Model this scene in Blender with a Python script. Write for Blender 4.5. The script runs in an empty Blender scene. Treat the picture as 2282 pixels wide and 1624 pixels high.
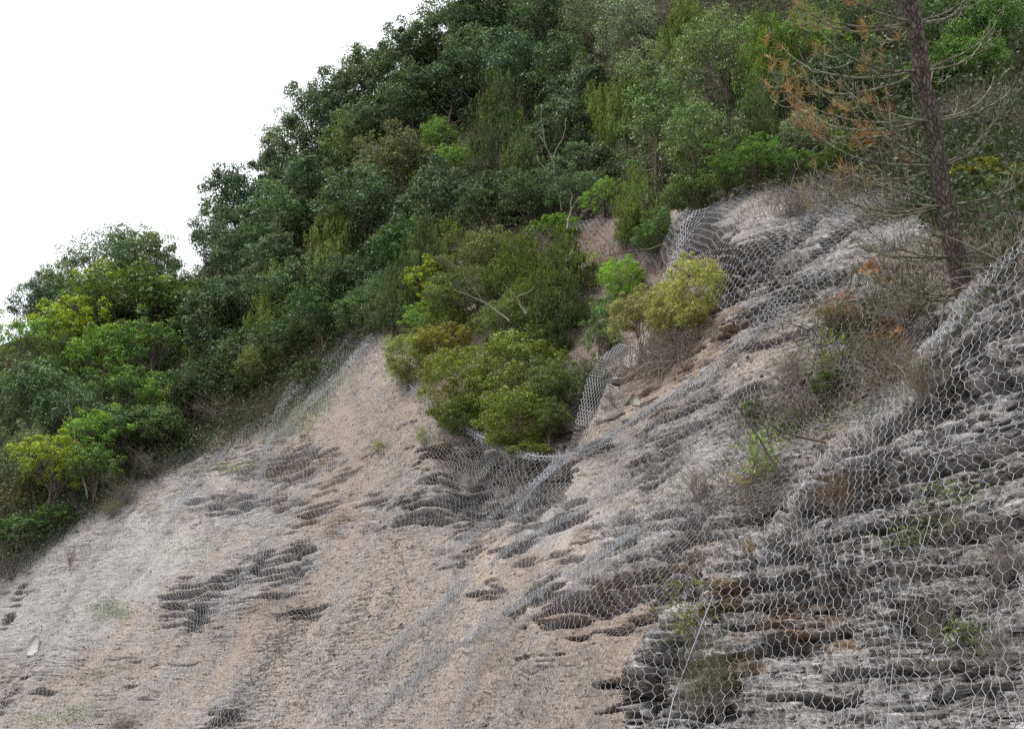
import bpy, math, random
import numpy as np
from mathutils import Vector, Matrix

# ------------------------------------------------------------------ camera, sky, sun, exposure
scene = bpy.context.scene
HC, PITCH, FP = 1.6, math.radians(22.0), 2754.0          # eye height, upward tilt, focal length in units of the 2282 px wide layout
CX, CY = 1141.0, 812.0
cam = bpy.data.cameras.new('camera'); camo = bpy.data.objects.new('camera', cam)
scene.collection.objects.link(camo)
camo.location = (0, 0, HC); camo.rotation_euler = (math.pi/2 + PITCH, 0, 0)
cam.sensor_width = 36; cam.lens = 36*FP/2282.0; cam.clip_start = 0.05; cam.clip_end = 2000
scene.camera = camo

SUN_EL, SUN_AZ = math.radians(58), math.radians(-62)      # azimuth measured from +Y towards +X
w = bpy.data.worlds.new('World'); scene.world = w; w.use_nodes = True
nt = w.node_tree; nt.nodes.clear()
sky = nt.nodes.new('ShaderNodeTexSky'); sky.sky_type = 'NISHITA'; sky.sun_disc = False
sky.sun_elevation = SUN_EL; sky.sun_rotation = SUN_AZ; sky.air_density = 1.0; sky.dust_density = 6.0
hs = nt.nodes.new('ShaderNodeHueSaturation'); hs.inputs['Saturation'].default_value = 0.12
mx = nt.nodes.new('ShaderNodeMix'); mx.data_type = 'RGBA'; mx.inputs[0].default_value = 0.8
mx.inputs[7].default_value = (6.8, 7.0, 7.35, 1)          # overcast cloud layer
bg = nt.nodes.new('ShaderNodeBackground'); bg.inputs['Strength'].default_value = 0.125
wo = nt.nodes.new('ShaderNodeOutputWorld')
nt.links.new(sky.outputs[0], hs.inputs['Color']); nt.links.new(hs.outputs[0], mx.inputs[6])
nt.links.new(mx.outputs[2], bg.inputs[0]); nt.links.new(bg.outputs[0], wo.inputs[0])
sd = bpy.data.lights.new('sun', 'SUN'); sd.energy = 1.5; sd.angle = math.radians(10); sd.color = (1, .95, .88)
so = bpy.data.objects.new('sun', sd); scene.collection.objects.link(so)
sdir = Vector((math.sin(SUN_AZ)*math.cos(SUN_EL), math.cos(SUN_AZ)*math.cos(SUN_EL), math.sin(SUN_EL)))
sdir = Vector((math.sin(SUN_AZ)*math.cos(SUN_EL), -abs(math.cos(SUN_AZ))*math.cos(SUN_EL), math.sin(SUN_EL)))
sky.sun_rotation = math.atan2(sdir.x, sdir.y)
so.rotation_euler = sdir.to_track_quat('Z', 'Y').to_euler(); so.location = (-10, -10, 30)
scene.view_settings.view_transform = 'Standard'; scene.view_settings.look = 'None'
scene.view_settings.exposure = 1.03; scene.view_settings.gamma = 1
scene.cycles.max_bounces = 5; scene.cycles.diffuse_bounces = 3; scene.cycles.transmission_bounces = 3
scene.cycles.use_denoising = False

# ------------------------------------------------------------------ helpers
COL = scene.collection
rng = np.random.default_rng(7)
cs, sn = math.cos(PITCH), math.sin(PITCH)

def unproj(x, y, d):
    x = np.asarray(x, float); y = np.asarray(y, float); d = np.asarray(d, float)
    X = (x-CX)/FP*d; Y = (CY-y)/FP*d
    return np.stack([X, d*cs-Y*sn, d*sn+Y*cs+HC], -1)
def proj(P):
    X = P[..., 0]; a = P[..., 1]; b = P[..., 2]-HC
    d = a*cs+b*sn; Y = -a*sn+b*cs
    dd = np.maximum(d, .05)
    return CX+X/dd*FP, CY-Y/dd*FP, d

def h3(ix, iy, iz, s=0):
    h = (ix.astype(np.int64)*374761393+iy.astype(np.int64)*668265263+iz.astype(np.int64)*2147483647+s*974634777) & 0xffffffff
    h = ((h ^ (h >> 13))*1274126177) & 0xffffffff
    h = ((h ^ (h >> 15))*2246822519) & 0xffffffff
    return ((h ^ (h >> 16)) & 0xffffff)/float(0xffffff)
def vn(P, s=0):
    i = np.floor(P).astype(np.int64); f = P-i; f = f*f*f*(f*(f*6-15)+10)
    r = 0
    for a in (0, 1):
        for b in (0, 1):
            for c in (0, 1):
                wgt = (f[:, 0] if a else 1-f[:, 0])*(f[:, 1] if b else 1-f[:, 1])*(f[:, 2] if c else 1-f[:, 2])
                r = r+wgt*h3(i[:, 0]+a, i[:, 1]+b, i[:, 2]+c, s)
    return r*2-1
def fbm(P, o=4, s=0, g=.5):
    r = 0; A = 1
    for k in range(o):
        r = r+A*vn(P*2.03**k+k*7.3, s+k); A *= g
    return r
def ss(a, b, x):
    t = np.clip((x-a)/(b-a), 0, 1); return t*t*(3-2*t)

def mesh_np(name, V, F, mats, parent=None, attrs=None, mi=None, smooth=False):
    V = np.asarray(V, np.float32); F = np.asarray(F, np.int32); k = F.shape[1]
    me = bpy.data.meshes.new(name)
    me.vertices.add(len(V)); me.vertices.foreach_set('co', V.ravel())
    me.loops.add(F.size); me.loops.foreach_set('vertex_index', F.ravel())
    me.polygons.add(len(F)); me.polygons.foreach_set('loop_start', np.arange(0, F.size, k, dtype=np.int32))
    me.polygons.foreach_set('loop_total', np.full(len(F), k, np.int32))
    if mi is not None: me.polygons.foreach_set('material_index', np.asarray(mi, np.int32))
    for m in (mats if isinstance(mats, (list, tuple)) else [mats]): me.materials.append(m)
    for n, a in (attrs or {}).items():
        a = np.asarray(a, np.float32)
        if a.ndim == 2:
            at = me.attributes.new(n, 'FLOAT_VECTOR', 'POINT'); at.data.foreach_set('vector', a.ravel())
        else:
            at = me.attributes.new(n, 'FLOAT', 'POINT'); at.data.foreach_set('value', a)
    me.update(calc_edges=True)
    if smooth: me.polygons.foreach_set('use_smooth', np.ones(len(F), bool))
    return me
def link(name, me, parent=None, loc=None):
    o = bpy.data.objects.new(name, me); COL.objects.link(o)
    if parent is not None: o.parent = parent
    if loc is not None: o.location = loc
    return o
def tag(o, label=None, cat=None, group=None, kind=None):
    if label: o['label'] = label
    if cat: o['category'] = cat
    if group: o['group'] = group
    if kind: o['kind'] = kind
    return o

class Tubes:
    """collects tapered tubes as quads"""
    def __init__(s): s.V = []; s.F = []; s.n = 0; s.M = []
    def add(s, pts, rad, k=5, m=0):
        pts = np.asarray(pts, float); n = len(pts)
        rad = np.broadcast_to(np.asarray(rad, float), (n,))
        t = np.gradient(pts, axis=0); t /= np.linalg.norm(t, axis=1)[:, None]+1e-9
        ref = np.array([.31, .2, .93]) if abs(t[0, 2]) < .8 else np.array([1., .1, 0])
        a = np.cross(t, ref); a /= np.linalg.norm(a, axis=1)[:, None]+1e-9
        b = np.cross(t, a)
        an = np.arange(k)*2*np.pi/k
        V = pts[:, None]+rad[:, None, None]*(np.cos(an)[None, :, None]*a[:, None]+np.sin(an)[None, :, None]*b[:, None])
        i = np.arange(n-1)[:, None]*k; j = np.arange(k)[None]
        F = np.stack([i+j, i+(j+1) % k, i+k+(j+1) % k, i+k+j], -1).reshape(-1, 4)+s.n
        s.V.append(V.reshape(-1, 3)); s.F.append(F); s.M.append(np.full(len(F), m)); s.n += n*k
    def mesh(s, name, mats, smooth=True):
        return mesh_np(name, np.concatenate(s.V), np.concatenate(s.F), mats, mi=np.concatenate(s.M), smooth=smooth)

# ------------------------------------------------------------------ materials
def new_mat(name):
    m = bpy.data.materials.new(name); m.use_nodes = True; m.node_tree.nodes.clear(); return m, m.node_tree
def N(t, typ, **kw):
    n = t.nodes.new(typ)
    for k, v in kw.items():
        if k.startswith('_'): setattr(n, k[1:], v)
        else: n.inputs[k.replace('__', ' ')].default_value = v
    return n
def L(t, a, b): t.links.new(a, b)
def ramp(t, fac, stops, mode='LINEAR'):
    r = t.nodes.new('ShaderNodeValToRGB'); cr = r.color_ramp; cr.interpolation = mode
    while len(cr.elements) < len(stops): cr.elements.new(.5)
    for e, (p, c) in zip(cr.elements, stops): e.position = p; e.color = (*c, 1) if len(c) == 3 else c
    L(t, fac, r.inputs[0]); return r.outputs[0]
def mixc(t, f, a, b, mode='MIX'):
    n = t.nodes.new('ShaderNodeMix'); n.data_type = 'RGBA'; n.blend_type = mode
    for v, i in ((f, 0), (a, 6), (b, 7)):
        if isinstance(v, (int, float)): n.inputs[i].default_value = v
        elif isinstance(v, tuple): n.inputs[i].default_value = (*v, 1)
        else: L(t, v, n.inputs[i])
    return n.outputs[2]
def math_(t, op, a, b=None, clamp=False):
    n = t.nodes.new('ShaderNodeMath'); n.operation = op; n.use_clamp = clamp
    for v, i in ((a, 0), (b, 1)):
        if v is None: continue
        if isinstance(v, (int, float)): n.inputs[i].default_value = v
        else: L(t, v, n.inputs[i])
    return n.outputs[0]
def attr(t, n, vec=False):
    a = t.nodes.new('ShaderNodeAttribute'); a.attribute_name = n
    return a.outputs['Vector'] if vec else a.outputs['Fac']
def mapping(t, vec, sc):
    m = t.nodes.new('ShaderNodeMapping'); m.inputs['Scale'].default_value = sc; L(t, vec, m.inputs[0]); return m.outputs[0]
def noise(t, vec, scale, detail=4, rough=.55, dist=0):
    n = t.nodes.new('ShaderNodeTexNoise'); n.inputs['Scale'].default_value = scale
    n.inputs['Detail'].default_value = detail; n.inputs['Roughness'].default_value = rough
    n.inputs['Distortion'].default_value = dist
    if vec is not None: L(t, vec, n.inputs['Vector'])
    return n.outputs['Fac']
def bsdf(t, col, rough=.9, spec=.2, bump=None, bstr=.4, bdist=.03):
    b = t.nodes.new('ShaderNodeBsdfPrincipled'); o = t.nodes.new('ShaderNodeOutputMaterial')
    if isinstance(col, tuple): b.inputs['Base Color'].default_value = (*col, 1)
    else: L(t, col, b.inputs['Base Color'])
    if isinstance(rough, (int, float)): b.inputs['Roughness'].default_value = rough
    else: L(t, rough, b.inputs['Roughness'])
    b.inputs['Specular IOR Level'].default_value = spec
    if bump is not None:
        bn = t.nodes.new('ShaderNodeBump'); bn.inputs['Strength'].default_value = bstr; bn.inputs['Distance'].default_value = bdist
        L(t, bump, bn.inputs['Height']); L(t, bn.outputs[0], b.inputs['Normal'])
    L(t, b.outputs[0], o.inputs[0]); return b, o

def terrain_mat():
    m, t = new_mat('hillside_rock_and_soil')
    tc = t.nodes.new('ShaderNodeTexCoord').outputs['Object']
    bed = attr(t, 'bed', True); flow = attr(t, 'flow', True)
    rock, dark, ochre, moss, forest, red, chaos, pale = (attr(t, n) for n in ('rock', 'dark', 'ochre', 'moss', 'forest', 'red', 'chaos', 'pale'))
    # loose scree and weathered soil
    st = noise(t, mapping(t, flow, (1.3, .45, 1)), 1.2, 6, .65, .6)
    scree = ramp(t, st, [(.34, (.42, .34, .28)), (.45, (.37, .325, .287)), (.55, (.325, .30, .28)), (.68, (.43, .375, .335))])
    sp = noise(t, tc, 24, 5, .8)
    scree = mixc(t, 1.0, scree, ramp(t, sp, [(.32, (.30, .28, .27)), (.44, (.72, .72, .72)), (.54, (1, 1, 1)), (.68, (1.3, 1.28, 1.24))]), 'MULTIPLY')
    lay = noise(t, mapping(t, bed, (1, 1, 9)), 2.2, 8, .75, .2)
    lf = ramp(t, lay, [(.36, (.3, .28, .27)), (.44, (.85, .84, .82)), (.58, (1.06, 1.06, 1.06))])
    scree = mixc(t, .38, scree, mixc(t, 1.0, scree, lf, 'MULTIPLY'))
    scree = mixc(t, math_(t, 'MULTIPLY', pale, .8), scree, mixc(t, sp, (.36, .345, .33), (.47, .455, .44)))
    def voro(vec, feat='F1', rnd=1.0):
        v = t.nodes.new('ShaderNodeTexVoronoi'); v.feature = feat; v.inputs['Scale'].default_value = 1; v.inputs['Randomness'].default_value = rnd; L(t, vec, v.inputs['Vector']); return v
    wob = t.nodes.new('ShaderNodeVectorMath'); wob.operation = 'MULTIPLY_ADD'; nv = t.nodes.new('ShaderNodeTexNoise'); nv.inputs['Scale'].default_value = 5; nv.inputs['Detail'].default_value = 4; L(t, tc, nv.inputs['Vector'])
    L(t, nv.outputs['Color'], wob.inputs[0]); wob.inputs[1].default_value = (.16, .16, .05); L(t, bed, wob.inputs[2]); wb = wob.outputs[0]
    chip = voro(mapping(t, wb, (16, 16, 44))); sep = t.nodes.new('ShaderNodeSeparateColor'); L(t, chip.outputs['Color'], sep.inputs[0])
    scree = mixc(t, .5, scree, mixc(t, 1.0, scree, ramp(t, sep.outputs[0], [(0, (.62, .6, .58)), (.5, (1, 1, 1)), (1, (1.22, 1.2, 1.18))]), 'MULTIPLY'))
    ledge_shade = noise(t, mapping(t, wb, (3.2, 3.2, 15)), 1.6, 7, .78, .3); cz = noise(t, mapping(t, flow, (1, .5, 1)), .55, 3, .6)
    shade_fac = ramp(t, math_(t, 'ADD', ledge_shade, math_(t, 'MULTIPLY', cz, .35)), [(.560, (1, 1, 1)), (.606, (0, 0, 0))])
    shade_fac = math_(t, 'MULTIPLY', shade_fac, math_(t, 'SUBTRACT', 1.0, math_(t, 'MULTIPLY', pale, .7)))
    scree = mixc(t, math_(t, 'MULTIPLY', shade_fac, .85), scree, (.075, .068, .062))  # dark specks: shadows of small ledges painted into the scree colour
    scree = mixc(t, math_(t, 'MULTIPLY', ochre, ramp(t, sp, [(.3, (.5, .5, .5)), (.6, (1, 1, 1))])), scree, mixc(t, sp, (.30, .235, .175), (.47, .38, .30)))
    # slate / shale
    l1 = noise(t, mapping(t, bed, (1.0, 1.0, 20)), 1.8, 9, .78, .12)
    l2 = noise(t, mapping(t, bed, (1, 1, 3)), 2.3, 5, .6)
    l3 = noise(t, tc, 42, 4, .75)
    slate = ramp(t, l1, [(.33, (.035, .033, .033)), (.385, (.20, .195, .19)), (.45, (.365, .36, .355)), (.56, (.49, .485, .50)), (.67, (.76, .75, .75))])
    va = voro(mapping(t, wb, (4.2, 4.2, 26))); vb = voro(mapping(t, wb, (11, 11, 62))); ve_ = voro(mapping(t, wb, (4.2, 4.2, 26)), 'DISTANCE_TO_EDGE')
    sa = t.nodes.new('ShaderNodeSeparateColor'); L(t, va.outputs['Color'], sa.inputs[0]); sb_ = t.nodes.new('ShaderNodeSeparateColor'); L(t, vb.outputs['Color'], sb_.inputs[0])
    slate = mixc(t, .9, slate, mixc(t, 1.0, slate, ramp(t, sa.outputs[0], [(0, (.5, .49, .48)), (.3, (.95, .94, .93)), (.75, (1.2, 1.19, 1.21)), (1, (1.55, 1.53, 1.5))]), 'MULTIPLY'))
    slate = mixc(t, .8, slate, mixc(t, 1.0, slate, ramp(t, sb_.outputs[1], [(0, (.55, .54, .53)), (.5, (1, 1, 1)), (1, (1.2, 1.2, 1.2))]), 'MULTIPLY'))
    slate = mixc(t, ramp(t, ve_.outputs['Distance'], [(0, (.8, .8, .8)), (.022, (0, 0, 0))]), slate, (.03, .028, .026))
    slate = mixc(t, ramp(t, l2, [(.45, (0, 0, 0)), (.62, (.4, .4, .4))]), slate, mixc(t, 1.0, slate, (1.1, .97, .8), 'MULTIPLY'))
    slate = mixc(t, 1.0, slate, ramp(t, l3, [(.32, (.4, .4, .4)), (.46, (.9, .9, .9)), (.62, (1.2, 1.2, 1.2))]), 'MULTIPLY')
    slate = mixc(t, math_(t, 'MULTIPLY', ochre, ramp(t, l2, [(.42, (0, 0, 0)), (.55, (1, 1, 1))])), slate, mixc(t, sp, (.14, .075, .03), (.40, .25, .12)))
    lich = noise(t, tc, 7, 6, .75)
    slate = mixc(t, ramp(t, lich, [(.62, (0, 0, 0)), (.68, (.7, .7, .7))]), slate, (.42, .38, .28))
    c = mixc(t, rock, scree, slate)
    c = mixc(t, dark, c, mixc(t, 1.0, slate, (.30, .275, .26), 'MULTIPLY'))  # darker slate, with the shade of pits and ledges painted in
    c = mixc(t, red, c, mixc(t, sp, (.12, .085, .068), (.25, .19, .155)))
    mo = noise(t, tc, 9, 5, .7)
    c = mixc(t, math_(t, 'MULTIPLY', moss, ramp(t, mo, [(.42, (0, 0, 0)), (.58, (1, 1, 1))])), c, mixc(t, l3, (.05, .075, .02), (.20, .26, .07)))
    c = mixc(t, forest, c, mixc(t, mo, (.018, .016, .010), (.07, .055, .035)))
    hgt = math_(t, 'ADD', math_(t, 'MULTIPLY', sp, .6), math_(t, 'ADD', math_(t, 'MULTIPLY', l1, math_(t, 'ADD', math_(t, 'MULTIPLY', rock, 1.6), .3)), math_(t, 'MULTIPLY', l3, .3)))
    hgt = math_(t, 'ADD', hgt, math_(t, 'MULTIPLY', sep.outputs[0], .35)); hgt = math_(t, 'SUBTRACT', hgt, math_(t, 'MULTIPLY', shade_fac, .8))
    hgt = math_(t, 'ADD', hgt, math_(t, 'MULTIPLY', rock, math_(t, 'ADD', math_(t, 'MULTIPLY', sa.outputs[0], .8), math_(t, 'MULTIPLY', sb_.outputs[1], .4))))
    bsdf(t, c, .92, .15, hgt, .9, .06)
    return m

def leaf_mat(name, gloss=.45, trans=.28, spec=.28):
    m, t = new_mat(name)
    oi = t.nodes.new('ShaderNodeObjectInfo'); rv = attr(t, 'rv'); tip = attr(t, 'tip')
    otc = t.nodes.new('ShaderNodeTexCoord').outputs['Object']; on = noise(t, otc, 3.2, 3, .6)
    hb = t.nodes.new('ShaderNodeHueSaturation'); L(t, math_(t, 'ADD', math_(t, 'MULTIPLY', on, .12), .44), hb.inputs['Hue']); L(t, math_(t, 'ADD', math_(t, 'MULTIPLY', on, 1.3), .38), hb.inputs['Value']); L(t, oi.outputs['Color'], hb.inputs['Color'])
    base = hb.outputs[0]
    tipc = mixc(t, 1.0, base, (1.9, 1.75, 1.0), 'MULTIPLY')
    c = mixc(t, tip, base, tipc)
    hv = t.nodes.new('ShaderNodeHueSaturation')
    L(t, math_(t, 'ADD', math_(t, 'MULTIPLY', rv, .045), .478), hv.inputs['Hue'])
    L(t, math_(t, 'ADD', math_(t, 'MULTIPLY', rv, 1.05), .45), hv.inputs['Value'])
    L(t, c, hv.inputs['Color'])
    col = mixc(t, math_(t, 'GREATER_THAN', rv, .99), hv.outputs[0], (.16, .12, .05))
    b, o = bsdf(t, col, gloss, spec)
    tr = t.nodes.new('ShaderNodeBsdfTranslucent'); L(t, mixc(t, 1.0, col, (1.15, 1.25, .6), 'MULTIPLY'), tr.inputs[0])
    ms = t.nodes.new('ShaderNodeMixShader'); ms.inputs[0].default_value = trans
    L(t, b.outputs[0], ms.inputs[1]); L(t, tr.outputs[0], ms.inputs[2]); L(t, ms.outputs[0], o.inputs[0])
    return m
def wood_mat(name, c1, c2, scale=30, obj=False):
    m, t = new_mat(name)
    tc = t.nodes.new('ShaderNodeTexCoord').outputs['Object']
    n = noise(t, tc, scale, 4, .65)
    bsdf(t, mixc(t, n, c1, c2), .9, .15, n, .4, .01)
    return m
def bark_mat():
    m, t = new_mat('pine_bark')
    tc = t.nodes.new('ShaderNodeTexCoord').outputs['Object']
    mp = mapping(t, tc, (30, 30, 6.5))
    v = t.nodes.new('ShaderNodeTexVoronoi'); v.feature = 'DISTANCE_TO_EDGE'; v.inputs['Scale'].default_value = 1.0; v.inputs['Randomness'].default_value = 1
    n1 = noise(t, mp, 1.2, 5, .7)
    wv = t.nodes.new('ShaderNodeVectorMath'); wv.operation = 'ADD'
    sc = t.nodes.new('ShaderNodeVectorMath'); sc.operation = 'SCALE'; sc.inputs['Scale'].default_value = .8
    cmb = t.nodes.new('ShaderNodeCombineXYZ'); L(t, n1, cmb.inputs[0]); L(t, n1, cmb.inputs[1]); L(t, n1, cmb.inputs[2])
    L(t, cmb.outputs[0], sc.inputs[0]); L(t, mp, wv.inputs[0]); L(t, sc.outputs[0], wv.inputs[1]); L(t, wv.outputs[0], v.inputs['Vector'])
    e = v.outputs['Distance']
    fine = noise(t, tc, 60, 5, .7)
    c = mixc(t, fine, (.068, .056, .049), (.18, .155, .138))
    c = mixc(t, ramp(t, e, [(0, (1, 1, 1)), (.13, (0, 0, 0))]), c, (.028, .02, .017))
    c = mixc(t, ramp(t, noise(t, tc, 9, 4, .7), [(.6, (0, 0, 0)), (.68, (.6, .6, .6))]), c, (.23, .25, .19))
    hgt = math_(t, 'ADD', ramp(t, e, [(0, (0, 0, 0)), (.25, (1, 1, 1))]), math_(t, 'MULTIPLY', fine, .5))
    bsdf(t, c, .9, .15, hgt, 1.0, .012)
    return m
M_TERR = terrain_mat()
M_LEAF = leaf_mat('broad_leaves'); M_SHINE = leaf_mat('glossy_leaves', .42, .25, .45); M_FINE = leaf_mat('fine_needle_leaves', .7, .3, .1)
M_WOOD = wood_mat('shrub_stems', (.055, .042, .034), (.16, .13, .11))
M_PALE = wood_mat('pale_lichened_branches', (.14, .13, .105), (.33, .33, .28), 60)
M_DRY = wood_mat('dry_grey_twigs', (.11, .092, .078), (.28, .25, .22), 40)
M_BARK = bark_mat()
def wire_mat(name, c1, c2):
    m, t = new_mat(name); tc = t.nodes.new('ShaderNodeTexCoord').outputs['Object']
    bsdf(t, mixc(t, noise(t, tc, 3.5, 4, .7), c1, c2), .55, .4); t.nodes['Principled BSDF'].inputs['Metallic'].default_value = .2; return m
M_WIRE = wire_mat('galvanised_wire', (.19, .20, .22), (.46, .48, .52)); M_WIREN = wire_mat('weathered_galvanised_wire', (.20, .21, .225), (.47, .495, .53))

# ------------------------------------------------------------------ terrain: depth layers of the cut slope
class TPS:
    def __init__(s, pts):
        p = np.array(pts, float); s.c = p[:, :2]/1000.; z = np.log(p[:, 2]); n = len(p)
        r = np.linalg.norm(s.c[:, None]-s.c[None], axis=-1)
        K = s.k(r)+np.eye(n)*2e-3
        P = np.c_[np.ones(n), s.c]
        A = np.block([[K, P], [P.T, np.zeros((3, 3))]])
        s.w = np.linalg.solve(A, np.r_[z, 0, 0, 0]); s.tab()
    def k(s, r): return np.where(r > 1e-9, r*r*np.log(r+1e-12), 0)
    def ev(s, x, y):
        q = np.stack([x, y], -1).reshape(-1, 2)/1000.
        r = np.linalg.norm(q[:, None]-s.c[None], axis=-1)
        z = s.k(r)@s.w[:-3]+s.w[-3]+q@s.w[-2:]
        return np.exp(np.clip(z, math.log(4.0), math.log(70.))).reshape(np.shape(x))
    X0, Y0, ST, NX, NY = -900, -900, 25, 165, 150
    def tab(s):
        gx = s.X0+np.arange(s.NX)*s.ST; gy = s.Y0+np.arange(s.NY)*s.ST
        s.T = s.ev(*np.meshgrid(gx, gy))
    def __call__(s, x, y):
        x = np.asarray(x, float); y = np.asarray(y, float)
        fx = np.clip((x-s.X0)/s.ST, 0, s.NX-1.001); fy = np.clip((y-s.Y0)/s.ST, 0, s.NY-1.001)
        i = fx.astype(int); j = fy.astype(int); a = fx-i; b = fy-j; T = s.T
        return T[j, i]*(1-a)*(1-b)+T[j, i+1]*a*(1-b)+T[j+1, i]*(1-a)*b+T[j+1, i+1]*a*b

def k_(pts): return [(u*2.2285, v*2.2285, d) for u, v, d in pts]
D_M = TPS(k_([(0, 728, 22), (0, 600, 26), (0, 450, 31), (100, 500, 28), (246, 567, 22.5), (250, 728, 19), (370, 339, 25.5), (400, 728, 16), (400, 600, 18.3),
    (300, 420, 26), (440, 400, 21.5), (490, 500, 18.5), (500, 728, 13.6), (587, 619, 12), (600, 728, 11), (620, 500, 14.2), (560, 460, 17.3), (600, 400, 16.5), (700, 420, 13.5), (750, 330, 13.8),
    (680, 290, 16), (740, 219, 15.8), (830, 400, 11.9), (850, 300, 12.8), (907, 211, 14.2), (960, 300, 11.4), (1024, 200, 13), (700, 500, 12), (720, 600, 10.8), (650, 560, 11.6),
    (0, 330, 37), (100, 300, 39), (200, 300, 39), (180, 400, 33), (300, 300, 34), (400, 250, 32), (400, 100, 43), (300, 150, 44), (450, 0, 45), (600, 0, 37),
    (600, 150, 30), (600, 230, 24), (700, 100, 24), (700, 0, 29), (800, 50, 23.5), (800, 150, 18.5), (900, 100, 18.5), (1024, 0, 22), (1024, 100, 16.5), (500, 200, 29),
    (-250, 400, 36), (-250, 728, 24), (-200, 1000, 18), (200, 1000, 13.5), (600, 1000, 8.2), (900, 1000, 6.2), (1250, 800, 6), (1250, 400, 8.5), (1250, 100, 14), (1000, -250, 33), (500, -250, 55)]))
D_B = TPS(k_([(1024, 240, 8.2), (1024, 480, 7.0), (1024, 728, 6.1), (930, 345, 8.7), (870, 430, 9.0), (800, 490, 9.5), (760, 535, 9.7), (700, 600, 9.6), (640, 700, 9.6), (740, 728, 8.6), (850, 728, 7.5), (850, 600, 8.1),
    (900, 450, 8.3), (950, 560, 7.2), (1150, 300, 6.9), (1250, 600, 5.3), (1200, 900, 4.6), (900, 950, 5.6), (650, 950, 7.0)]))
D_G = TPS([(880, 650, 24), (1000, 560, 24), (1250, 490, 23.5), (1500, 470, 21), (1450, 600, 20.5), (1300, 700, 21), (1150, 850, 21), (1000, 850, 22), (1200, 1010, 18.8), (1350, 800, 19), (1300, 600, 22), (1200, 1200, 18), (700, 800, 26), (1600, 800, 18), (1300, 300, 27)])

def sdf(poly, x, y):
    """signed distance, positive inside"""
    shp = np.shape(x); x = np.ravel(x).astype(float); y = np.ravel(y).astype(float)
    p = np.array(poly, float); d = np.full(x.shape, 1e9); ins = np.zeros(x.shape, bool)
    for a, b in zip(p, np.roll(p, -1, 0)):
        e = b-a; wx = x-a[0]; wy = y-a[1]
        tt = np.clip((wx*e[0]+wy*e[1])/(e@e), 0, 1)
        d = np.minimum(d, np.hypot(wx-tt*e[0], wy-tt*e[1]))
        c = (a[1] > y) != (b[1] > y)
        xi = (b[0]-a[0])*(y-a[1])/(b[1]-a[1]+1e-12)+a[0]
        ins ^= c & (x < xi)
    return np.where(ins, d, -d).reshape(shp)
POLY_B = [(2282, 528), (2225, 585), (2172, 645), (2118, 715), (2072, 770), (2030, 845), (1975, 905), (1905, 950), (1850, 990), (1800, 1050), (1745, 1130), (1690, 1190), (1600, 1215), (1530, 1290),
          (1470, 1390), (1395, 1470), (1375, 1530), (1390, 1600), (1400, 1700), (1300, 2600), (3200, 2600), (3200, 100), (2500, 380)]
POLY_G = [(870, 640), (960, 520), (1250, 470), (1490, 460), (1512, 520), (1500, 590), (1465, 705), (1415, 790), (1368, 850), (1340, 930), (1288, 1003), (1200, 1012), (1140, 1002), (1070, 968), (1000, 930), (955, 895), (900, 800)]
def itp(x, tb): 
    a = np.array(tb, float); return np.interp(x, a[:, 0], a[:, 1])
VTOP = [(-900, 980), (-700, 930), (-100, 830), (0, 770), (130, 710), (200, 650), (400, 670), (500, 540), (600, 450), (700, 330), (830, 240), (940, 140), (1000, 40), (1100, -150), (1300, -300), (3000, -500)]
VEXP = [(-900, 1500), (-60, 1320), (60, 1235), (130, 1165), (200, 1115), (270, 1070), (330, 1025), (430, 965), (560, 905), (640, 865), (700, 805), (830, 722), (870, 690), (900, 600), (960, 510), (1200, 480), (1400, 470), (1500, 440), (1700, 400), (1850, 365), (2050, 340), (2282, 250), (3000, 150)]

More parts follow.
